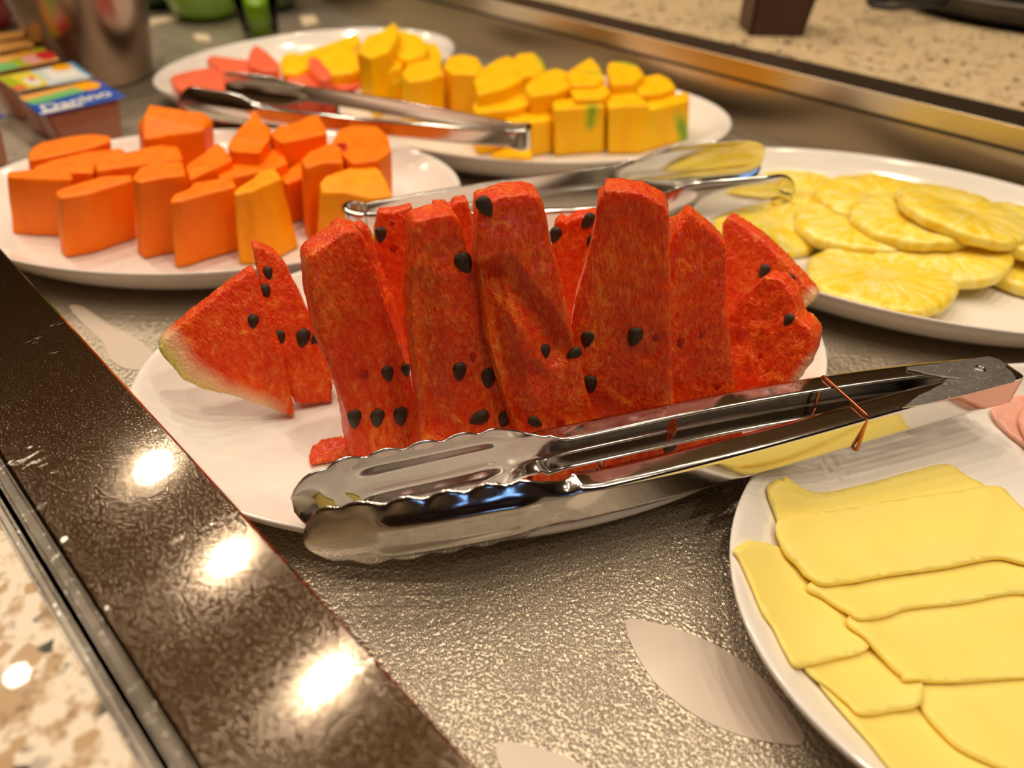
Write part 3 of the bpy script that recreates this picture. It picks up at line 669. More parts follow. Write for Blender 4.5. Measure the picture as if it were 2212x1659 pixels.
def sheet(name, poly_px, mat, label, cat, group, th=0.0022, zguess=0.016, wave=0.0, lift=None, ragged=0.0):
    hf = HFX; st = hf.st
    # outline in world xy: read on a plane, then refine on the surface that carries it
    pts = []
    for x, y in poly_px:
        z = zguess
        for _ in range(4):
            p = onz(x, y, z)
            i = min(max(int((p.x-hf.x0)/st), 0), hf.nx-1); j = min(max(int((p.y-hf.y0)/st), 0), hf.ny-1)
            z = min(max(hf.z[i, j], 0.011)+th, 0.045)
        pts.append(Vector((p.x, p.y)))
    out = subdiv_poly(pts, 6)
    if ragged:
        out = [p+Vector((random.uniform(-1, 1), random.uniform(-1, 1)))*ragged for p in out]
    poly = [(p.x, p.y) for p in out]
    # support surface: what lies underneath, smoothed like a soft sheet that bridges steps
    z = hf.z.copy(); floor_ = np.maximum(z, 0.011)
    soft = floor_.copy()
    for _ in range(10):
        soft = np.maximum(blur(soft, 3), floor_)
    soft = blur(soft, 2)
    soft = np.maximum(soft, floor_)
    xs = hf.x0+st*np.arange(hf.nx); ys = hf.y0+st*np.arange(hf.ny)
    mask = np.zeros_like(z, bool)
    bx0, bx1 = min(p[0] for p in poly), max(p[0] for p in poly); by0, by1 = min(p[1] for p in poly), max(p[1] for p in poly)
    for i, x in enumerate(xs):
        if not bx0 <= x <= bx1: continue
        for j, y in enumerate(ys):
            if by0 <= y <= by1 and inside(x, y, poly): mask[i, j] = True
    if wave:
        for i in range(hf.nx):
            for j in range(hf.ny):
                if mask[i, j]: soft[i, j] += wave*(0.5+0.5*noise.noise(Vector((xs[i]*26, ys[j]*26, th*900))))
    if lift: 
        for i in range(hf.nx):
            for j in range(hf.ny):
                if mask[i, j]: soft[i, j] += lift(xs[i], ys[j])
    def zat(x, y):
        fx = min(max((x-hf.x0)/st, 0), hf.nx-1.001); fy = min(max((y-hf.y0)/st, 0), hf.ny-1.001)
        i, j = int(fx), int(fy); u, v = fx-i, fy-j
        return soft[i, j]*(1-u)*(1-v)+soft[i+1, j]*u*(1-v)+soft[i, j+1]*(1-u)*v+soft[i+1, j+1]*u*v
    g = 0.003; vin = list(out); nb = len(vin)
    x = bx0+g/2
    while x < bx1:
        y = by0+g/2
        while y < by1:
            if inside(x, y, poly) and min((x-p[0])**2+(y-p[1])**2 for p in poly[::1]) > (g*0.45)**2: vin.append(Vector((x, y)))
            y += g
        x += g
    vo, _, fo, *_r = delaunay_2d_cdt(vin, [], [list(range(nb))], 1, 1e-7)
    n = len(vo); gap = 0.0002
    vs = [(p.x, p.y, zat(p.x, p.y)+gap+th) for p in vo]+[(p.x, p.y, zat(p.x, p.y)+gap) for p in vo]
    fs = [tuple(f) for f in fo]; ed = {}
    for f in fo:
        for a, b in zip(f, list(f[1:])+[f[0]]): ed[(a, b)] = 1
    fs += [tuple(n+i for i in reversed(f)) for f in fo]
    for (a, b) in ed:
        if (b, a) not in ed: fs.append((b, a, n+a, n+b))
    me = mesh_from(name, vs, fs)
    bm = bmesh.new(); bm.from_mesh(me); bmesh.ops.recalc_face_normals(bm, faces=bm.faces)
    sharp = [e for e in bm.edges if len(e.link_faces) == 2 and e.calc_face_angle(0) > 0.9]
    bmesh.ops.bevel(bm, geom=sharp, offset=0.0005, segments=2, affect='EDGES', clamp_overlap=True)
    bm.to_mesh(me); bm.free()
    o = link(name, me, mat); setp(o, label, cat, group)
    c = np.array([v[:3] for v in vs]).mean(0); recenter(o, (c[0], c[1], min(v[2] for v in vs)))
    hf.z = np.where(mask, soft+th+gap, hf.z)
    return o
m = M('butter_yellow_cheese'); m.set(color=m.mix(m.noise(30, 3), s2l(255, 222, 108), s2l(255, 232, 138)), rough=0.42, sss=0.3, sssr=(0.010, 0.006, 0.0015), ssss=1.0, spec=0.35); m.bump(m.noise(60, 3), 0.08, 0.002)
CHEESE = m.m
m = M('cooked_ham'); m.set(color=m.mix(m.noise(120, 4, 0.7), s2l(238, 156, 138), s2l(244, 180, 160)), rough=0.35, sss=0.4, sssr=(0.012, 0.004, 0.003), ssss=1.0); m.bump(m.noise(400, 4), 0.2, 0.001)
HAM = m.m
GC = 'cheese slices shingled on the foreground plate'
def ch(poly, label, **k): return sheet('cheese_slice', poly, CHEESE, label, 'cheese slice', GC, **k)
ch([(1770, 1470), (1830, 1500), (1900, 1480), (2040, 1500), (2150, 1600), (2220, 1700), (2150, 1760), (2040, 1745), (1935, 1662), (1880, 1600), (1830, 1545)], 'lowest cheese slice running along the bottom left of the pile')
ch([(1960, 1440), (2200, 1440), (2420, 1460), (2520, 1700), (2400, 1760), (2240, 1700), (2150, 1652), (2085, 1622), (2045, 1592), (1990, 1525)], 'cheese slice at the bottom right, cut by the picture corner')
ch([(1738, 1440), (1760, 1420), (1870, 1380), (1950, 1420), (1992, 1515), (1925, 1534), (1860, 1540), (1835, 1518), (1800, 1495)], 'small cheese slice between the left strip and the bottom slice')
ch([(1584, 1192), (1600, 1176), (1625, 1166), (1690, 1186), (1790, 1250), (1860, 1330), (1880, 1395), (1800, 1422), (1725, 1440), (1700, 1410), (1672, 1355), (1650, 1320), (1625, 1262), (1600, 1210)], 'long cheese strip drooping over the left rim')
ch([(1835, 1330), (2000, 1290), (2240, 1250), (2420, 1290), (2470, 1470), (2220, 1462), (1985, 1466), (1945, 1455), (1905, 1420), (1870, 1375)], 'lower cheese slice of the right-hand stack', wave=0.0006)
ch([(1746, 1262), (1850, 1220), (2100, 1170), (2260, 1180), (2380, 1300), (2240, 1284), (2180, 1281), (2080, 1300), (1965, 1313), (1920, 1328), (1860, 1335), (1825, 1322), (1780, 1290)], 'middle cheese slice of the right-hand stack')
ch([(1658, 1052), (1700, 1046), (1760, 1066), (1860, 1048), (2014, 1006), (2056, 1006), (2092, 1030), (2130, 1052), (2130, 1110), (2100, 1180), (1900, 1200), (1750, 1215), (1695, 1180), (1678, 1120)], 'topmost rear cheese slice with a curled corner', lift=lambda x, y: 0.005*math.exp(-((x-onz(1690, 1060, .02).x)**2+(y-onz(1690, 1060, .02).y)**2)/0.00012))
ch([(1678, 1130), (1760, 1110), (1900, 1086), (2060, 1062), (2130, 1050), (2162, 1054), (2205, 1095), (2300, 1180), (2340, 1240), (2212, 1217), (2152, 1206), (2040, 1226), (1900, 1246), (1790, 1262), (1747, 1254), (1720, 1222), (1692, 1188)], 'big cheese slice across the top of the right-hand stack', wave=0.0012)
sheet('ham_slice', [(2140, 893), (2162, 868), (2212, 846), (2330, 850), (2420, 930), (2380, 1020), (2300, 1040), (2240, 1005), (2212, 965), (2175, 935)], HAM, 'pink ham slice behind the cheese at the right picture edge', 'ham slice', 'ham on the foreground plate', th=0.0018, wave=0.002)
sheet('ham_slice', [(2200, 905), (2260, 860), (2400, 880), (2480, 960), (2400, 1060), (2300, 1060), (2240, 1000)], HAM, 'second pink ham slice, mostly outside the picture', 'ham slice', 'ham on the foreground plate', th=0.0018, wave=0.002)

# ------------------------------------------------------------------ tongs
def loft(name, stations, mat, parent, th=0.0008):
    """stations: list of lists of 3D points (same count); open sheet given thickness"""
    n = len(stations[0]); vs = [p for st in stations for p in st]; fs = []
    for i in range(len(stations)-1):
        for k in range(n-1): fs.append((i*n+k, i*n+k+1, (i+1)*n+k+1, (i+1)*n+k))
    me = mesh_from(name, vs, fs)
    o = link(name, me, mat, parent)
    s = o.modifiers.new('s', 'SOLIDIFY'); s.thickness = th; s.offset = 0
    return o
def sm(t): t = min(max(t, 0), 1); return t*t*(3-2*t)

def arm_profile(w_arm, fl, hh_head, dep, k, rib=0.0, scal=1.0, n=25, hmax=1.0):
    """k: 0 arm channel, 1 spoon head. returns (inward, height)"""
    out = []
    for i in range(n):
        u = -1+2*i/(n-1)
        # channel: |u|<0.55 web, outside: flange
        au = abs(u); sgn = 1 if u > 0 else -1
        if au < 0.5: cw, chh = 0.0, au/0.5*(w_arm/2-0.0012)
        elif au < 0.62:
            a = (au-0.5)/0.12*math.pi/2; cw = 0.0012*(1-math.cos(a)); chh = w_arm/2-0.0012+0.0012*math.sin(a)
        else: cw = 0.0012+(au-0.62)/0.38*(fl-0.0012); chh = w_arm/2
        hw = dep*(au**2.0)*(hh_head/max(hmax, 1e-5)); hh = hh_head*au*(1+(scal-1)*au**4)
        hw += rib*(math.exp(-((au-0.42)/0.16)**2))
        out.append(((1-k)*cw+k*hw, sgn*((1-k)*chh+k*hh)))
    return out
def tong_arm(name, path, inward,  zc, w_arm, fl, head_len, hh, dep, mat, parent, scallop=0.0, nsc=6, tip_in=0.006, total=None, fan=1.0, zfun=None, teeth=0.0, roll=0.0):
    """path(s) -> centre xy at arclength s (0 = joint, total = tip); inward: unit vector"""
    L = total; N_ = 150; st = []
    for i in range(N_+1):
        s = L*i/N_; p = path(s); h = (s-(L-head_len))/head_len
        k = sm((s-(L-head_len*1.12))/(head_len*0.28))
        hw = hh
        if h > 0:
            env = (0.72+0.28*sm(h/0.3))
            if h > 0.80: env *= math.sqrt(max(1-((h-0.80)/0.205)**2, 0.0004))
            hw = hh*env
        sc = 1.0
        if scallop and h > 0.12: sc = 1+scallop*(abs(math.sin(math.pi*nsc*(h-0.12)/0.88))-0.55)*sm((h-0.12)/0.1)
        rib = -0.0020*sm((h-0.12)/0.12)*sm((0.80-h)/0.12) if scallop else 0.0
        tip = tip_in*sm((h-0.72)/0.28) if h > 0 else 0
        z = zc if zfun is None else zfun(s)
        pr = arm_profile(w_arm, fl, hw, dep, k, rib, sc, hmax=hh)
        if roll: ph = math.radians(roll)*k; pr = [(a*math.cos(ph)-b*math.sin(ph), b*math.cos(ph)+a*math.sin(ph)) for a, b in pr]
        dr = (path(min(s+0.001, L))-path(max(s-0.001, 0))).normalized(); row = []
        for q_, (a, b) in enumerate(pr):
            u = q_/(len(pr)-1); tz = -teeth*(0.5-0.5*math.cos(3*2*math.pi*(u+0.0)))*sm((h-0.80)/0.18) if teeth and h > 0 else 0
            row.append(Vector((p.x, p.y, z+b))+inward*(a+tip)+dr*tz)
        st.append(row)
    return loft(name, st, mat, parent)

# front utility tongs: hinged channel arms, scalloped heads
ZT = 0.0335; HW = 0.0180; ZCT = ZT+HW/2
a2a = onz(2180, 868, ZT+0.001); a2b = onz(1600, 1033, ZT)       # lower outer edge of the near arm
a1a = onz(2140, 772, ZT+HW); a1b = onz(1300, 889, ZT+HW)        # upper outer edge of the far arm
flat = lambda v: Vector((v.x, v.y, 0))
a2a, a2b, a1a, a1b = map(flat, (a2a, a2b, a1a, a1b))
tg1 = empty('serving_tongs', (a2a+a1a)/2+Vector((0, 0, ZT)), 'large scalloped stainless steel tongs with copper locking ring, across the front plates', 'tongs', None)
del_ = None
d2 = (a2b-a2a).normalized(); d1 = (a1b-a1a).normalized()
in2 = Vector((d2.y, -d2.x, 0)); in2 = in2 if in2.dot((a1a+a1b)/2-(a2a+a2b)/2) > 0 else -in2
in1 = Vector((d1.y, -d1.x, 0)); in1 = in1 if in1.dot((a2a+a2b)/2-(a1a+a1b)/2) > 0 else -in1
HL = 0.112
def fitted(pts, a, d):
    ss = np.array([(p-a).dot(d) for p in pts]); nn = Vector((-d.y, d.x, 0)); oo = np.array([(p-a).dot(nn) for p in pts])
    cf = np.polyfit(ss, oo, 3); return (lambda s: a+d*s+nn*float(np.polyval(cf, s))), float(ss.max())
P2 = [flat(onz(x, y, z)) for x, y, z in [(2176, 872, ZT), (1940, 938, ZT), (1700, 1006, ZT), (1578, 1040, ZT), (1400, 1093, ZT), (900, 1157, ZCT-0.001), (662, 1192, ZCT-0.002)]]
P1 = [flat(onz(x, y, z)) for x, y, z in [(2138, 769, ZT+HW), (1960, 791, ZT+HW), (1775, 814, ZT+HW), (1450, 868, ZT+HW), (1130, 925, ZT+HW), (900, 1036, ZCT), (632, 1066, ZCT)]]
path2, L2 = fitted(P2, a2a, d2); path1, L1 = fitted(P1, a1a, d1)
arm_a = tong_arm('tong_arm', path2, in2, ZCT, HW, 0.0105, HL, 0.0185, 0.0050, STEEL, tg1, scallop=0.16, nsc=6, total=L2, tip_in=0.004, zfun=lambda s: ZCT-0.0015*sm((s-L2+HL)/HL))
arm_b = tong_arm('tong_arm', path1, in1, ZCT, HW, 0.0105, HL, 0.0205, 0.0050, STEEL, tg1, scallop=0.16, nsc=6, total=L1, tip_in=0.004)
def flat_plate(name, px, z, th, mat, parent):
    T = [onz(x, y, z) for x, y in px]; B = [v-Vector((0, 0, th)) for v in T]
    return link(name, prism_mesh(name, T, B, 0.0002, 1), mat, parent, smooth=False)
zt = ZT+HW
setp(flat_plate('hinge_plate', [(1960, 797), (1990, 803), (2003, 807), (2047, 814), (2073, 817), (2110, 812), (2140, 808), (2165, 802), (2174, 794), (2170, 784), (2158, 775), (2135, 769), (2050, 781), (1960, 792)], zt+0.0016, 0.0009, STEEL_WORN, tg1), 'rust-spotted upper hinge plate')
flat_plate('hinge_plate', [(1950, 880), (1985, 853), (2008, 843), (2036, 828), (2050, 812), (2120, 800), (2172, 792), (2186, 802), (2195, 816), (2192, 824), (2100, 848), (2000, 872)], zt+0.0006, 0.0009, STEEL_WORN, tg1)
# rivet
def tube(name, pts, r, mat, parent, closed=False, seg=8):
    cu = bpy.data.curves.new(name, 'CURVE'); cu.dimensions = '3D'; cu.bevel_depth = r; cu.bevel_resolution = 3
    sp_ = cu.splines.new('POLY'); sp_.points.add(len(pts)-1)
    for i, p in enumerate(pts): sp_.points[i].co = (*p, 1)
    sp_.use_cyclic_u = closed
    o = bpy.data.objects.new(name, cu); col.objects.link(o)
    me = bpy.data.meshes.new_from_object(o); bpy.data.objects.remove(o)
    return link(name, me, mat, parent)
rv = onz(2117, 797, zt+0.0018)
ring = [rv+Vector((0.0021*math.cos(a), 0.0021*math.sin(a), 0)) for a in np.linspace(0, 2*math.pi, 24, endpoint=False)]
tube('rivet', ring, 0.0007, STEEL, tg1, True)
# locking ring: a wire frame around both arms
def ring_pt(x, y, z): return onz(x, y, z)
r1t = onz(1783, 816, zt+0.0016); r2t = onz(1874, 899, zt+0.0012); r2b = onz(1851, 974, ZT-0.001)
r1o = flat(r1t)-in1*0.0022; r2o = flat(r2t)
r1 = Vector((r1o.x, r1o.y, zt+0.0014))
r2 = Vector((r2o.x, r2o.y, zt+0.0014)); r2d = Vector((flat(r2b).x, flat(r2b).y, ZT-0.0012)); r1d = Vector((r1.x+(r2d.x-r2.x), r1.y+(r2d.y-r2.y), ZT-0.0012))
loop = []
cs = [r1, r2, r2d, r1d]
for i in range(4):
    a, b, c = cs[i-1], cs[i], cs[(i+1) % 4]; d0 = (a-b).normalized()*0.0018; d1_ = (c-b).normalized()*0.0018
    for t in (0, .25, .5, .75, 1): loop.append(b+d0*(1-t)**2+d1_*t*t)
setp(tube('locking_ring', loop, 0.00085, COPPER, tg1, True), 'copper-coloured wire locking ring')
# shreds of cheese stuck on the head
m = M('cheese_shred'); m.set(color=s2l(226, 206, 110), rough=0.5, sss=0.3, sssr=(.004, .003, .001)); SHRED = m.m
dep = bpy.context.evaluated_depsgraph_get(); dep.update()
def shred(px, label):
    ev = arm_b.evaluated_get(bpy.context.evaluated_depsgraph_get()); me = ev.to_mesh()
    bv = BVHTree.FromPolygons([arm_b.matrix_world@v.co for v in me.vertices], [tuple(p.vertices) for p in me.polygons])
    T = []
    for x, y in px:
        h = bv.ray_cast(C0, ray(x, y))
        if h[0] is None: continue
        n = h[1] if h[1].dot(ray(x, y)) < 0 else -h[1]
        T.append((h[0]+n*0.0011, h[0]+n*0.0001))
    if len(T) < 3: print('shred miss'); return
    o = link('cheese_shred', prism_mesh('cheese_shred', [t[0] for t in T], [t[1] for t in T], 0.0002, 1), SHRED); recenter(o, T[0][1])
    setp(o, label, 'cheese shred', 'cheese shreds stuck to the tongs')
shred([(676, 1076), (690, 1065), (702, 1075), (722, 1082), (728, 1096), (712, 1105), (692, 1102)], 'larger yellow cheese shred stuck inside the tongs head')
shred([(746, 1066), (762, 1068), (776, 1074), (784, 1083), (768, 1083)], 'smaller yellow cheese shred stuck inside the tongs head')

# one-piece spring tongs with spoon ends
def spring_tongs(bow_px, heads, zc, w, hh, head_len, label, group, gap, fork=False, rolls=(0, 0)):
    bow = flat(onz(*bow_px, zc)); root = empty('serving_tongs', (bow.x, bow.y, zc-w/2), label, 'tongs', group)
    tips = [flat(onz(*h, zc)) for h in heads]
    mid = (tips[0]+tips[1])/2; ax = (mid-bow).normalized(); side = Vector((-ax.y, ax.x, 0))
    if side.dot(tips[0]-mid) < 0: side = -side
    arms = []
    for sg, tip in ((1, tips[0]), (-1, tips[1])):
        st0 = bow+side*sg*gap; dd = (tip-st0); L = dd.length; dd.normalize()
        inw = Vector((-dd.y, dd.x, 0)); inw = inw if inw.dot(side*-sg) > 0 else -inw
        bend = inw*-0.010
        path = lambda s, st0=st0, dd=dd, L=L, bend=bend: st0+dd*s+bend*math.sin(math.pi*min(max(s/L, 0), 1))*1.0
        arms.append(tong_arm('tong_arm', path, inw, zc, w, 0.0035, head_len, hh, 0.008, STEEL, root, scallop=0.0, total=L, tip_in=0.003, teeth=0.010 if fork and sg < 0 else 0.0, roll=rolls[0 if sg > 0 else 1]))
    # bow: rounded spring end
    st = []
    for i in range(25):
        a = -math.pi/2+math.pi*i/24
        c = bow-ax*math.cos(a)*gap*1.6+side*math.sin(a)*gap*(1+0.6*math.cos(a))
        outw = (-ax*math.cos(a)+side*math.sin(a)).normalized()
        st.append([Vector((c.x, c.y, zc+b))-outw*q for q, b in arm_profile(w*(1+0.35*math.cos(a)), 0.0035, 0, 0, 0)])
    loft('spring_bow', st, STEEL, root, 0.0012)
    return root
spring_tongs((1108, 292), [(490, 178), (385, 222)], 0.0475, 0.014, 0.0140, 0.085, 'polished spring tongs lying between papaya and cantaloupe plates', None, 0.010)
spring_tongs((790, 472), [(1640, 346), (1716, 436)], 0.0540, 0.015, 0.0225, 0.110, 'polished spoon-ended spring tongs lying behind the watermelon', None, 0.009, fork=True, rolls=(-6, 28))

# ------------------------------------------------------------------ background things
# tapered steel canister
def lathe(name, prof, mat, parent=None, loc=(0, 0, 0), n=64):
    vs = []; fs = []
    for r, z in prof:
        for k in range(n):
            a = 2*math.pi*k/n; vs.append((r*math.cos(a), r*math.sin(a), z))
    for i in range(len(prof)-1):
        for k in range(n):
            k2 = (k+1) % n; fs.append((i*n+k, i*n+k2, (i+1)*n+k2, (i+1)*n+k))
    me = mesh_from(name, vs, fs); bm = bmesh.new(); bm.from_mesh(me); bmesh.ops.remove_doubles(bm, verts=bm.verts, dist=1e-6); bmesh.ops.recalc_face_normals(bm, faces=bm.faces); bm.to_mesh(me); bm.free()
    o = link(name, me, mat); o.location = loc; o.matrix_world = Matrix.Translation(loc)
    if parent: o.parent = parent; o.matrix_parent_inverse = parent.matrix_world.inverted()
    return o
cb_ = onz(225, 165, 0.0); cr = 0.058
cn = empty('steel_canister', (cb_.x, cb_.y, 0), 'tapered brushed steel canister behind the dessert tubs', 'canister')
lathe('body', [(0, 0.0), (cr-0.004, 0.0), (cr-0.001, 0.003), (cr, 0.006), (cr+0.016, 0.085), (cr+0.030, 0.165), (cr+0.031, 0.167), (cr+0.0285, 0.165), (cr-0.002, 0.008), (0, 0.006)], steel('brushed_canister_steel', (0.36, 0.27, 0.21), 0.24, 0.0, (1, 1, .1)).m, cn, (cb_.x, cb_.y, 0))
lathe('rim_band', [(cr+0.0305, 0.158), (cr+0.0335, 0.160), (cr+0.0335, 0.168), (cr+0.0300, 0.170), (cr+0.0285, 0.167)], STEEL, cn, (cb_.x, cb_.y, 0))

# dessert tubs with printed foil lids
m = M('tub_plastic'); m.set(color=s2l(196, 138, 112), rough=0.3, sss=0.3, sssr=(.01, .006, .004), spec=0.4); TUB = m.m
def flat_mat(name, c, r=0.3): return M(name).set(color=s2l(*c), rough=r, coat=0.3, coatr=0.1).m
INK = {k: flat_mat('lid_print_'+k, v) for k, v in dict(blue=(10, 84, 190), white=(236, 236, 232), orange=(250, 178, 10), green=(120, 196, 120), yellow=(232, 214, 70), red=(222, 44, 48), cream=(240, 176, 90), pale=(206, 222, 232), lime=(176, 190, 30), pink=(240, 170, 170), sky=(90, 150, 200), coral=(240, 100, 70)).items()}
def tub(lid_px, h, label, base, prints, words=None):
    L_ = [onz(x, y, h) for x, y in lid_px]; c = sum(L_, Vector())/4
    root = empty('dessert_tub', (c.x, c.y, 0), label, 'dessert tub', 'foil-lidded dessert tubs at the left')
    B0 = [c+(v-c)*0.86-Vector((0, 0, 0.0015)) for v in L_]; B1 = [c+(v-c)*0.66 for v in L_]; B1 = [Vector((v.x, v.y, 0.0)) for v in B1]
    link('tub_body', prism_mesh('tub_body', B0, B1, 0.003, 3), TUB, root, smooth=False)
    lid = link('foil_lid', prism_mesh('foil_lid', L_, [v-Vector((0, 0, 0.0012)) for v in L_], 0.0004, 1), INK[base], root, smooth=False)
    # lid frame: u along first edge (0->1), v along (0->3)
    def uv(u, v, dz=0.0003):
        p = (L_[0]*(1-u)+L_[1]*u)*(1-v)+(L_[3]*(1-u)+L_[2]*u)*v; return p+Vector((0, 0, dz))
    for k, (colr, poly) in enumerate(prints):
        pl = poly if not callable(poly) else poly()
        T = [uv(u, v, 0.0003+0.00008*k) for u, v in pl]
        o = link('lid_print', prism_mesh('lid_print', T, [t-Vector((0, 0, 0.00025)) for t in T]), INK[colr], lid, smooth=False)
        setp(o, colr+' printed patch')
    if words:
        txt, u0, v0, size, colr = words
        cu = bpy.data.curves.new('lettering', 'FONT'); cu.body = txt; cu.size = 1; cu.extrude = 0.01; cu.offset = 0.02
        to = bpy.data.objects.new('lettering', cu); col.objects.link(to); me = bpy.data.meshes.new_from_object(to); bpy.data.objects.remove(to)
        w_ = max(v.co.x for v in me.vertices)
        e1 = (uv(1, 0)-uv(0, 0)); e2 = (uv(0, 0)-uv(0, 1))
        Mx = Matrix.Identity(4); 
        for r_ in range(3): Mx[r_][0] = e1[r_]*size[0]/w_; Mx[r_][1] = e2[r_]*size[1]; Mx[r_][2] = (0, 0, 0.001)[r_]; Mx[r_][3] = uv(u0, v0, 0.0007)[r_]
        me.transform(Mx); link('lettering', me, INK[colr], lid, smooth=False)
    return root
def disc(u, v, ru, rv_): return [(u+ru*math.cos(a), v+rv_*math.sin(a)) for a in np.linspace(0, 2*math.pi, 18, endpoint=False)]
tub([(41, 209), (209, 171), (273, 208), (87, 249)], 0.052, 'dessert tub with blue lid and white letters, nearest of the tubs', 'blue',
    [('cream', [(0, 0), (0.80, 0.0), (0.76, 0.16), (0.0, 0.30)]), ('green', [(0.0, 0.28), (0.78, 0.14), (0.70, 0.42), (0.05, 0.52)]), ('orange', disc(0.80, 0.22, 0.15, 0.22)), ('white', [(0.02, 0.90), (0.5, 0.92), (0.5, 0.99), (0.02, 0.99)])],
    words=('Danino', 0.06, 0.92, (0.86, 0.42), 'white'))
tub([(-8, 168), (157, 135), (201, 166), (38, 197)], 0.052, 'dessert tub with pale blue and yellow lid, in the middle', 'pale',
    [('yellow', [(0.0, 0.0), (0.42, 0.0), (0.46, 0.5), (0.40, 1.0), (0, 1.0)]), ('lime', [(0, 0.1), (0.14, 0.05), (0.16, 0.95), (0.02, 0.95)]), ('coral', disc(0.07, 0.85, 0.08, 0.14)), ('white', disc(0.30, 0.62, 0.09, 0.25)), ('coral', disc(0.32, 0.5, 0.04, 0.12)),
     ('white', [(0.55, 0.05), (0.9, 0.1), (0.9, 0.9), (0.5, 0.9)]), ('orange', disc(0.80, 0.2, 0.13, 0.2)), ('sky', [(0.95, 0.0), (1.0, 0.0), (1.0, 1.0), (0.97, 1.0)])])
tub([(-60, 135), (92, 103), (128, 127), (-25, 160)], 0.052, 'dessert tub with red and orange fruit lid, farthest of the tubs', 'cream',
    [('green', [(0.0, 0.5), (0.45, 0.5), (0.45, 1.0), (0, 1.0)]), ('lime', [(0.42, 0.45), (0.58, 0.4), (0.60, 0.98), (0.44, 1.0)]), ('pink', disc(0.68, 0.65, 0.13, 0.3)), ('red', disc(0.90, 0.6, 0.13, 0.32)), ('orange', disc(0.70, 0.15, 0.12, 0.14)), ('lime', [(0.82, 0.0), (1.0, 0.0), (1.0, 0.2), (0.85, 0.2)])])
tub([(-190, 262), (-40, 232), (10, 250), (-120, 296)], 0.045, 'dessert tub with blue lid cut by the left picture edge', 'blue', [('white', [(0.1, 0.3), (0.7, 0.3), (0.7, 0.7), (0.1, 0.7)])])
# small stacked foil trays and the red carton at the far left
for i, (q, zz) in enumerate([([(-20, 96), (60, 84), (75, 97), (-10, 112)], 0.052), ([(-20, 74), (52, 66), (66, 76), (-10, 88)], 0.052)]):
    tub(q, zz, ['small tub with beige lid behind the fruit-lidded one', 'small tub with beige lid under the red carton'][i], 'cream', [])
m = M('red_carton'); m.set(color=s2l(130, 10, 14), rough=0.35); RED = m.m
q = [onz(x, y, 0.0) for x, y in [(-60, 84), (30, 60), (40, 40), (-60, 44)]]
rc = empty('red_bowl', (onz(-30, 60, 0.06)), 'dark red bowl at the upper left picture edge', 'bowl')
rb = onz(-42, 62, 0.0); rc.location = (rb.x, rb.y, 0); rc.matrix_world = Matrix.Translation((rb.x, rb.y, 0))
lathe('bowl_body', [(0, 0), (0.035, 0), (0.04, 0.004), (0.06, 0.03), (0.072, 0.065), (0.070, 0.066), (0.057, 0.031), (0.0, 0.006)], RED, rc, (rb.x, rb.y, 0))
lathe('pink_band', [(0.0722, 0.055), (0.0735, 0.066), (0.0715, 0.0672)], flat_mat('pink_glaze', (190, 110, 100)), rc, (rb.x, rb.y, 0))

# green bowl, glass and dark green bowl at the back
m = M('green_glaze'); m.set(color=s2l(120, 170, 6), rough=0.2, coat=0.5, sss=0.2, sssr=(.01, .01, .002)); GREEN = m.m
m = M('dark_green_glaze'); m.set(color=s2l(44, 64, 6), rough=0.3, coat=0.3); DGREEN = m.m
def bowl(px, r, h, mat, label, name='bowl'):
    p = onz(*px, 0.0); tt = (p-A0).dot(N)
    if tt > TW-r-0.012: p = p-N*(tt-(TW-r-0.012))
    t = empty(name, (p.x, p.y, 0), label, 'bowl')
    lathe('bowl_body', [(0, 0.0), (r*0.5, 0.0), (r*0.78, h*0.12), (r*0.95, h*0.4), (r, h), (r*0.97, h), (r*0.9, h*0.4), (0, 0.008)], mat, t, (p.x, p.y, 0))
    lathe('bowl_rim', [(r*1.0, h*0.96), (r*1.03, h*0.98), (r*1.03, h*1.02), (r*0.97, h*1.02)], mat, t, (p.x, p.y, 0))
bowl((448, 36), 0.062, 0.09, GREEN, 'bright green bowl at the top, behind the drinking glass', 'green_bowl')
bowl((345, 8), 0.07, 0.09, DGREEN, 'dark green bowl partly hidden by the canister', 'dark_green_bowl_or_reflection')
bowl((672, 2), 0.060, 0.09, DGREEN, 'wide dark green shape added for a steel reflection, behind the mango pieces', 'dark_green_bowl_or_reflection')  # added bowl form stands in for a green reflection in the steel
m = M('drinking_glass'); m.set(color=(0.97, 0.96, 0.92, 1), rough=0.03, trans=1.0, ior=1.15); GLASS = m.m
gp = onz(566, 80, 0.0); gt = empty('drinking_glass', (gp.x, gp.y, 0), 'clear tapered drinking glass standing beside the green bowl', 'glass')
lathe('glass_body', [(0, 0.0), (0.022, 0.0), (0.024, 0.003), (0.036, 0.09), (0.0345, 0.09), (0.0225, 0.006), (0, 0.006)], GLASS, gt, (gp.x, gp.y, 0))
lathe('green_drink', [(0, 0.0065), (0.0218, 0.0068), (0.028, 0.045), (0, 0.045)], GREEN, gt, (gp.x, gp.y, 0), n=32)
# scraps of white paper and ice bits on the far well floor
WHITE = flat_mat('white_plastic', (226, 208, 180), 0.4)
for i, (px_, lab) in enumerate([([(310, 42), (388, 28), (392, 38), (314, 54)], 'pale plastic strip lying left of the green bowl'), ([(416, 72), (450, 74), (456, 88), (424, 86)], 'small pale crumb in front of the green bowl'), ([(646, 34), (680, 32), (688, 46), (656, 54)], 'small white lid fragment right of the drinking glass')]):
    T = [onz(x, y, 0.004) for x, y in px_]; o = link('paper_scrap', prism_mesh('paper_scrap', T, [Vector((v.x, v.y, 0.0)) for v in T], 0.0012, 3), WHITE, smooth=False)
    c = sum(T, Vector())/4; recenter(o, (c.x, c.y, 0)); setp(o, lab, 'scrap')
    
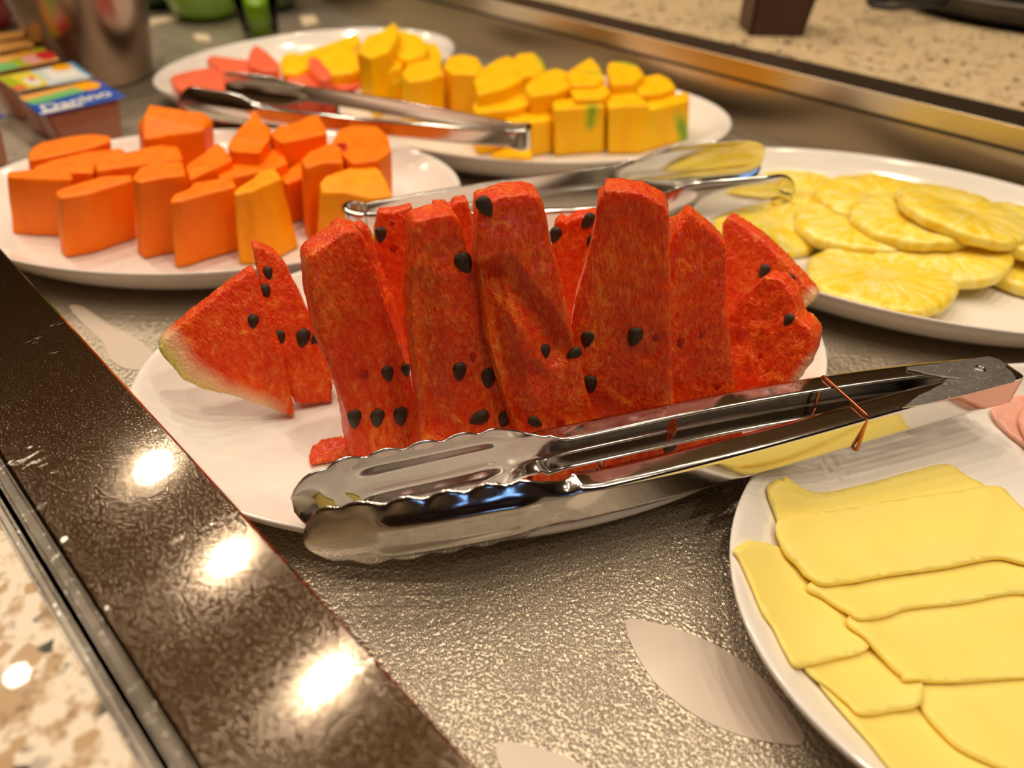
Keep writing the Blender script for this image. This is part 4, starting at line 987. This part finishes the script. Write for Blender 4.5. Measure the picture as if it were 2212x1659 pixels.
# brown holder and black pan on the rear worktop
m = M('dark_brown_wood'); m.set(color=m.mix(m.noise(60, 3, .6, m.coord((1, 1, .1))), s2l(74, 42, 16), s2l(58, 32, 12)), rough=0.45); BROWN = m.m
zb = ZS-0.0015
Bq = [onz(1618, 78, zb), onz(1733, 80, zb)]
e = (Bq[1]-Bq[0]); dn = Vector((-e.y, e.x, 0)).normalized()*e.length*0.9
hb = 0.09
bot = [Bq[0], Bq[1], Bq[1]+dn, Bq[0]+dn]; c = sum(bot, Vector())/4
top = [bot[0]-e*0.02, bot[1]+e*0.22, bot[2]+e*0.22+dn*0.1, bot[3]-e*0.02+dn*0.1]
bh = empty('brown_holder', (c.x, c.y, zb), 'dark brown flared wooden box standing on the rear worktop', 'box')
for i in range(4):
    j = (i+1) % 4; wl = 0.004
    a, b = bot[i], bot[j]; a2, b2 = top[i]+Vector((0, 0, hb)), top[j]+Vector((0, 0, hb)); nn = (c-(a+b)/2); nn.z = 0; nn.normalize()
    link('side_panel', prism_mesh('side_panel', [a, b, b2, a2], [v+nn*wl for v in (a, b, b2, a2)], 0.0003, 1), BROWN, bh, smooth=False)
link('base_panel', prism_mesh('base_panel', [c+(v-c)*0.93+Vector((0, 0, 0.004)) for v in bot], [c+(v-c)*0.93+Vector((0, 0, 0.0004)) for v in bot]), BROWN, bh, smooth=False)
m = M('black_iron'); m.set(color=(0.010, 0.009, 0.008, 1), rough=0.35, spec=0.5); BLACK = m.m
m = M('grey_iron_edge'); m.set(color=(0.07, 0.06, 0.045, 1), rough=0.4, metal=0.6); GREYI = m.m
pc = onz(2235, 12, zb); pr_ = 0.19
pt = empty('black_griddle', (pc.x, pc.y, zb), 'black round griddle on the rear worktop, upper right corner', 'griddle')
lathe('griddle_body', [(0, 0.004), (pr_*0.92, 0.004), (pr_*0.97, 0.010), (pr_, 0.026), (pr_*0.985, 0.027), (pr_*0.95, 0.014), (0, 0.012)], BLACK, pt, (pc.x, pc.y, zb))
lathe('griddle_band', [(pr_*0.999, 0.0180), (pr_*1.012, 0.0185), (pr_*1.012, 0.030), (pr_*0.99, 0.031)], GREYI, pt, (pc.x, pc.y, zb))
lathe('griddle_base', [(pr_*0.70, 0.0), (pr_*0.78, 0.0), (pr_*0.78, 0.004), (pr_*0.7, 0.004)], BLACK, pt, (pc.x, pc.y, zb))
hd = onz(1900, 10, zb+0.02); hc = Vector((pc.x, pc.y, zb+0.02)); dv_ = (hd-hc).normalized(); sv = Vector((-dv_.y, dv_.x, 0))*0.018
tube('griddle_handle', [hc+dv_*pr_*0.99+sv+Vector((0, 0, 0.0)), hd+sv, hd+dv_*0.01, hd-sv, hc+dv_*pr_*0.99-sv], 0.004, BLACK, pt)

# ------------------------------------------------------------------ condensation beads on the chilled floor near the front
def droplets():
    P = []; 
    poly = [(640, 1215), (760, 1255), (900, 1240), (1200, 1160), (1560, 1080), (1562, 1250), (1640, 1440), (1790, 1690), (1050, 1690)]
    wp = [onz(x, y, 0) for x, y in poly]; wp = [(p.x, p.y) for p in wp]
    holes = []
    x0, x1 = min(p[0] for p in wp), max(p[0] for p in wp); y0, y1 = min(p[1] for p in wp), max(p[1] for p in wp)
    step = 0.00135
    pet = [[onz(x, y, 0) for x, y in q] for q in ([(1350, 1335), (1470, 1355), (1565, 1395), (1655, 1465), (1730, 1560), (1740, 1615), (1690, 1616), (1600, 1598), (1500, 1552), (1415, 1486), (1368, 1415)], [(1066, 1604), (1140, 1602), (1235, 1632), (1340, 1700), (1110, 1700)])]
    pet = [[(p.x, p.y) for p in q] for q in pet]
    j = 0; y = y0
    while y < y1:
        x = x0+(step/2 if j % 2 else 0)
        while x < x1:
            dx, dy = x+random.uniform(-.45, .45)*step, y+random.uniform(-.45, .45)*step
            if inside(dx, dy, wp) and not any(inside(dx, dy, q) for q in pet):
                g = noise.noise(Vector((dx*40, dy*40, 3)))
                if random.random() < 0.86+0.3*g: P.append((dx, dy, step*(0.40+0.16*random.random()+0.12*g)*(1.0 if random.random() > 0.02 else 1.5)))
            x += step
        y += step*0.87; j += 1
    rings = [(1.0, 0.0), (0.80, 0.32), (0.42, 0.52)]; n = 7
    base = []; 
    for r, z in rings:
        for k in range(n): a = 2*math.pi*k/n; base.append((r*math.cos(a), r*math.sin(a), z))
    base.append((0, 0, 0.58)); base = np.array(base); nb = len(base)
    f4 = [(i*n+k, i*n+(k+1) % n, (i+1)*n+(k+1) % n, (i+1)*n+k) for i in range(2) for k in range(n)]
    f3 = [(2*n+k, 2*n+(k+1) % n, 3*n) for k in range(n)]
    P = np.array(P); m_ = len(P)
    V = base[None]*P[:, 2][:, None, None]; V[:, :, 0] += P[:, 0][:, None]; V[:, :, 1] += P[:, 1][:, None]
    V[:, :, 2] += -0.00002
    F4 = (np.array(f4)[None]+(np.arange(m_)*nb)[:, None, None]).reshape(-1); F3 = (np.array(f3)[None]+(np.arange(m_)*nb)[:, None, None]).reshape(-1)
    me = bpy.data.meshes.new('condensation_droplets'); me.vertices.add(m_*nb); me.vertices.foreach_set('co', V.reshape(-1))
    me.loops.add(len(F4)+len(F3)); me.loops.foreach_set('vertex_index', np.concatenate([F4, F3]).astype(np.int32))
    n4, n3 = len(F4)//4, len(F3)//3; me.polygons.add(n4+n3)
    me.polygons.foreach_set('loop_start', np.concatenate([np.arange(n4)*4, len(F4)+np.arange(n3)*3]).astype(np.int32))
    me.update(calc_edges=True); me.validate()
    m = M('condensed_water'); m.set(color=(0.52, 0.46, 0.38, 1), rough=0.15, metal=0.6, spec=0.6)
    o = link('condensation_droplets', me, m.m, None); setp(o, 'tiny condensation droplets beaded over the steel floor in front', 'droplets', None, 'stuff')
    print('droplets', m_)
droplets()

# ------------------------------------------------------------------ room
m = M('plaster_wall'); m.set(color=m.mix(m.noise(2), s2l(124, 92, 62), s2l(108, 80, 54)), rough=0.8); WALL = m.m
m = M('ceiling_paint'); m.set(color=m.mix(m.noise(2), s2l(196, 170, 134), s2l(184, 158, 124)), rough=0.8); CEILM = m.m
m = M('floor_tile'); m.set(color=m.mix(m.noise(3), s2l(110, 90, 70), s2l(90, 72, 56)), rough=0.4); FLOORM = m.m
def rbox(name, a, b, mat, kind='structure'):
    me = bpy.data.meshes.new(name); bm = bmesh.new(); bmesh.ops.create_cube(bm, size=1)
    for v in bm.verts: v.co = Vector([(a[i]+b[i])/2+v.co[i]*(b[i]-a[i]) for i in range(3)])
    bm.to_mesh(me); bm.free(); o = link(name, me, mat, smooth=False)
    if kind: o['kind'] = kind
    return o
R = 4.0
rbox('floor', (-R, -R, -0.92), (R, R, -0.85), FLOORM)
rbox('ceiling', (-R, -R, CEIL), (R, R, CEIL+0.1), CEILM)
rbox('wall_back', (-R, R, -0.85), (R, R+0.1, CEIL), WALL); rbox('wall_front', (-R, -R-0.1, -0.85), (R, -R, CEIL), WALL)
rbox('wall_left', (-R-0.1, -R, -0.85), (-R, R, CEIL), WALL); rbox('wall_right', (R, -R, -0.85), (R+0.1, R, CEIL), WALL)
# counter carcass below
cab = wbox('counter_cabinet', S0, S1, -0.72, TW+1.25, -0.85, -0.021, BROWN); setp(cab, 'dark wooden counter cabinet carrying the well and worktops', 'cabinet')
for t0, t1, nm in ((-0.72, -0.07, 'counter_plinth'), (TW+0.05, TW+1.25, 'counter_plinth')):
    o = wbox('cabinet_upstand', S0, S1, t0, t1, -0.021, 0.0299, BROWN, cab)
# ceiling lamp housings
m = M('white_lamp_ring'); m.set(color=(0.7, 0.68, 0.64, 1), rough=0.4); LR = m.m
first = None
for i, (x, y, row) in enumerate(LAMPS):
    if first is None:
        t = empty('ceiling_downlight', (x, y, CEIL-0.03), 'x', 'ceiling lamp'); first = t
        lathe('lamp_ring', [(0.045, 0.0), (0.062, 0.0), (0.062, 0.03), (0.045, 0.03)], LR, t, (x, y, CEIL-0.03), n=32)
    else:
        t = first.copy(); col.objects.link(t); t.location = (x, y, CEIL-0.03)
        for chd in first.children: q_ = chd.copy(); col.objects.link(q_); q_.parent = t
    t['label'] = 'round recessed ceiling lamp above the counter'; t['category'] = 'ceiling lamp'; t['group'] = 'recessed lamps in the ceiling grid'
# unseen blue glow panel, added for blue reflections on the tongs
m = M('blue_glow'); m.set(color=(0, 0, 0, 1), emis=(0.25, 0.5, 1.0, 1), emstr=2.5); GLOWM = m.m
rbox('added_blue_glow_panel', (1.5, -R+0.001, 0.1), (2.2, -R+0.02, 0.8), GLOWM)
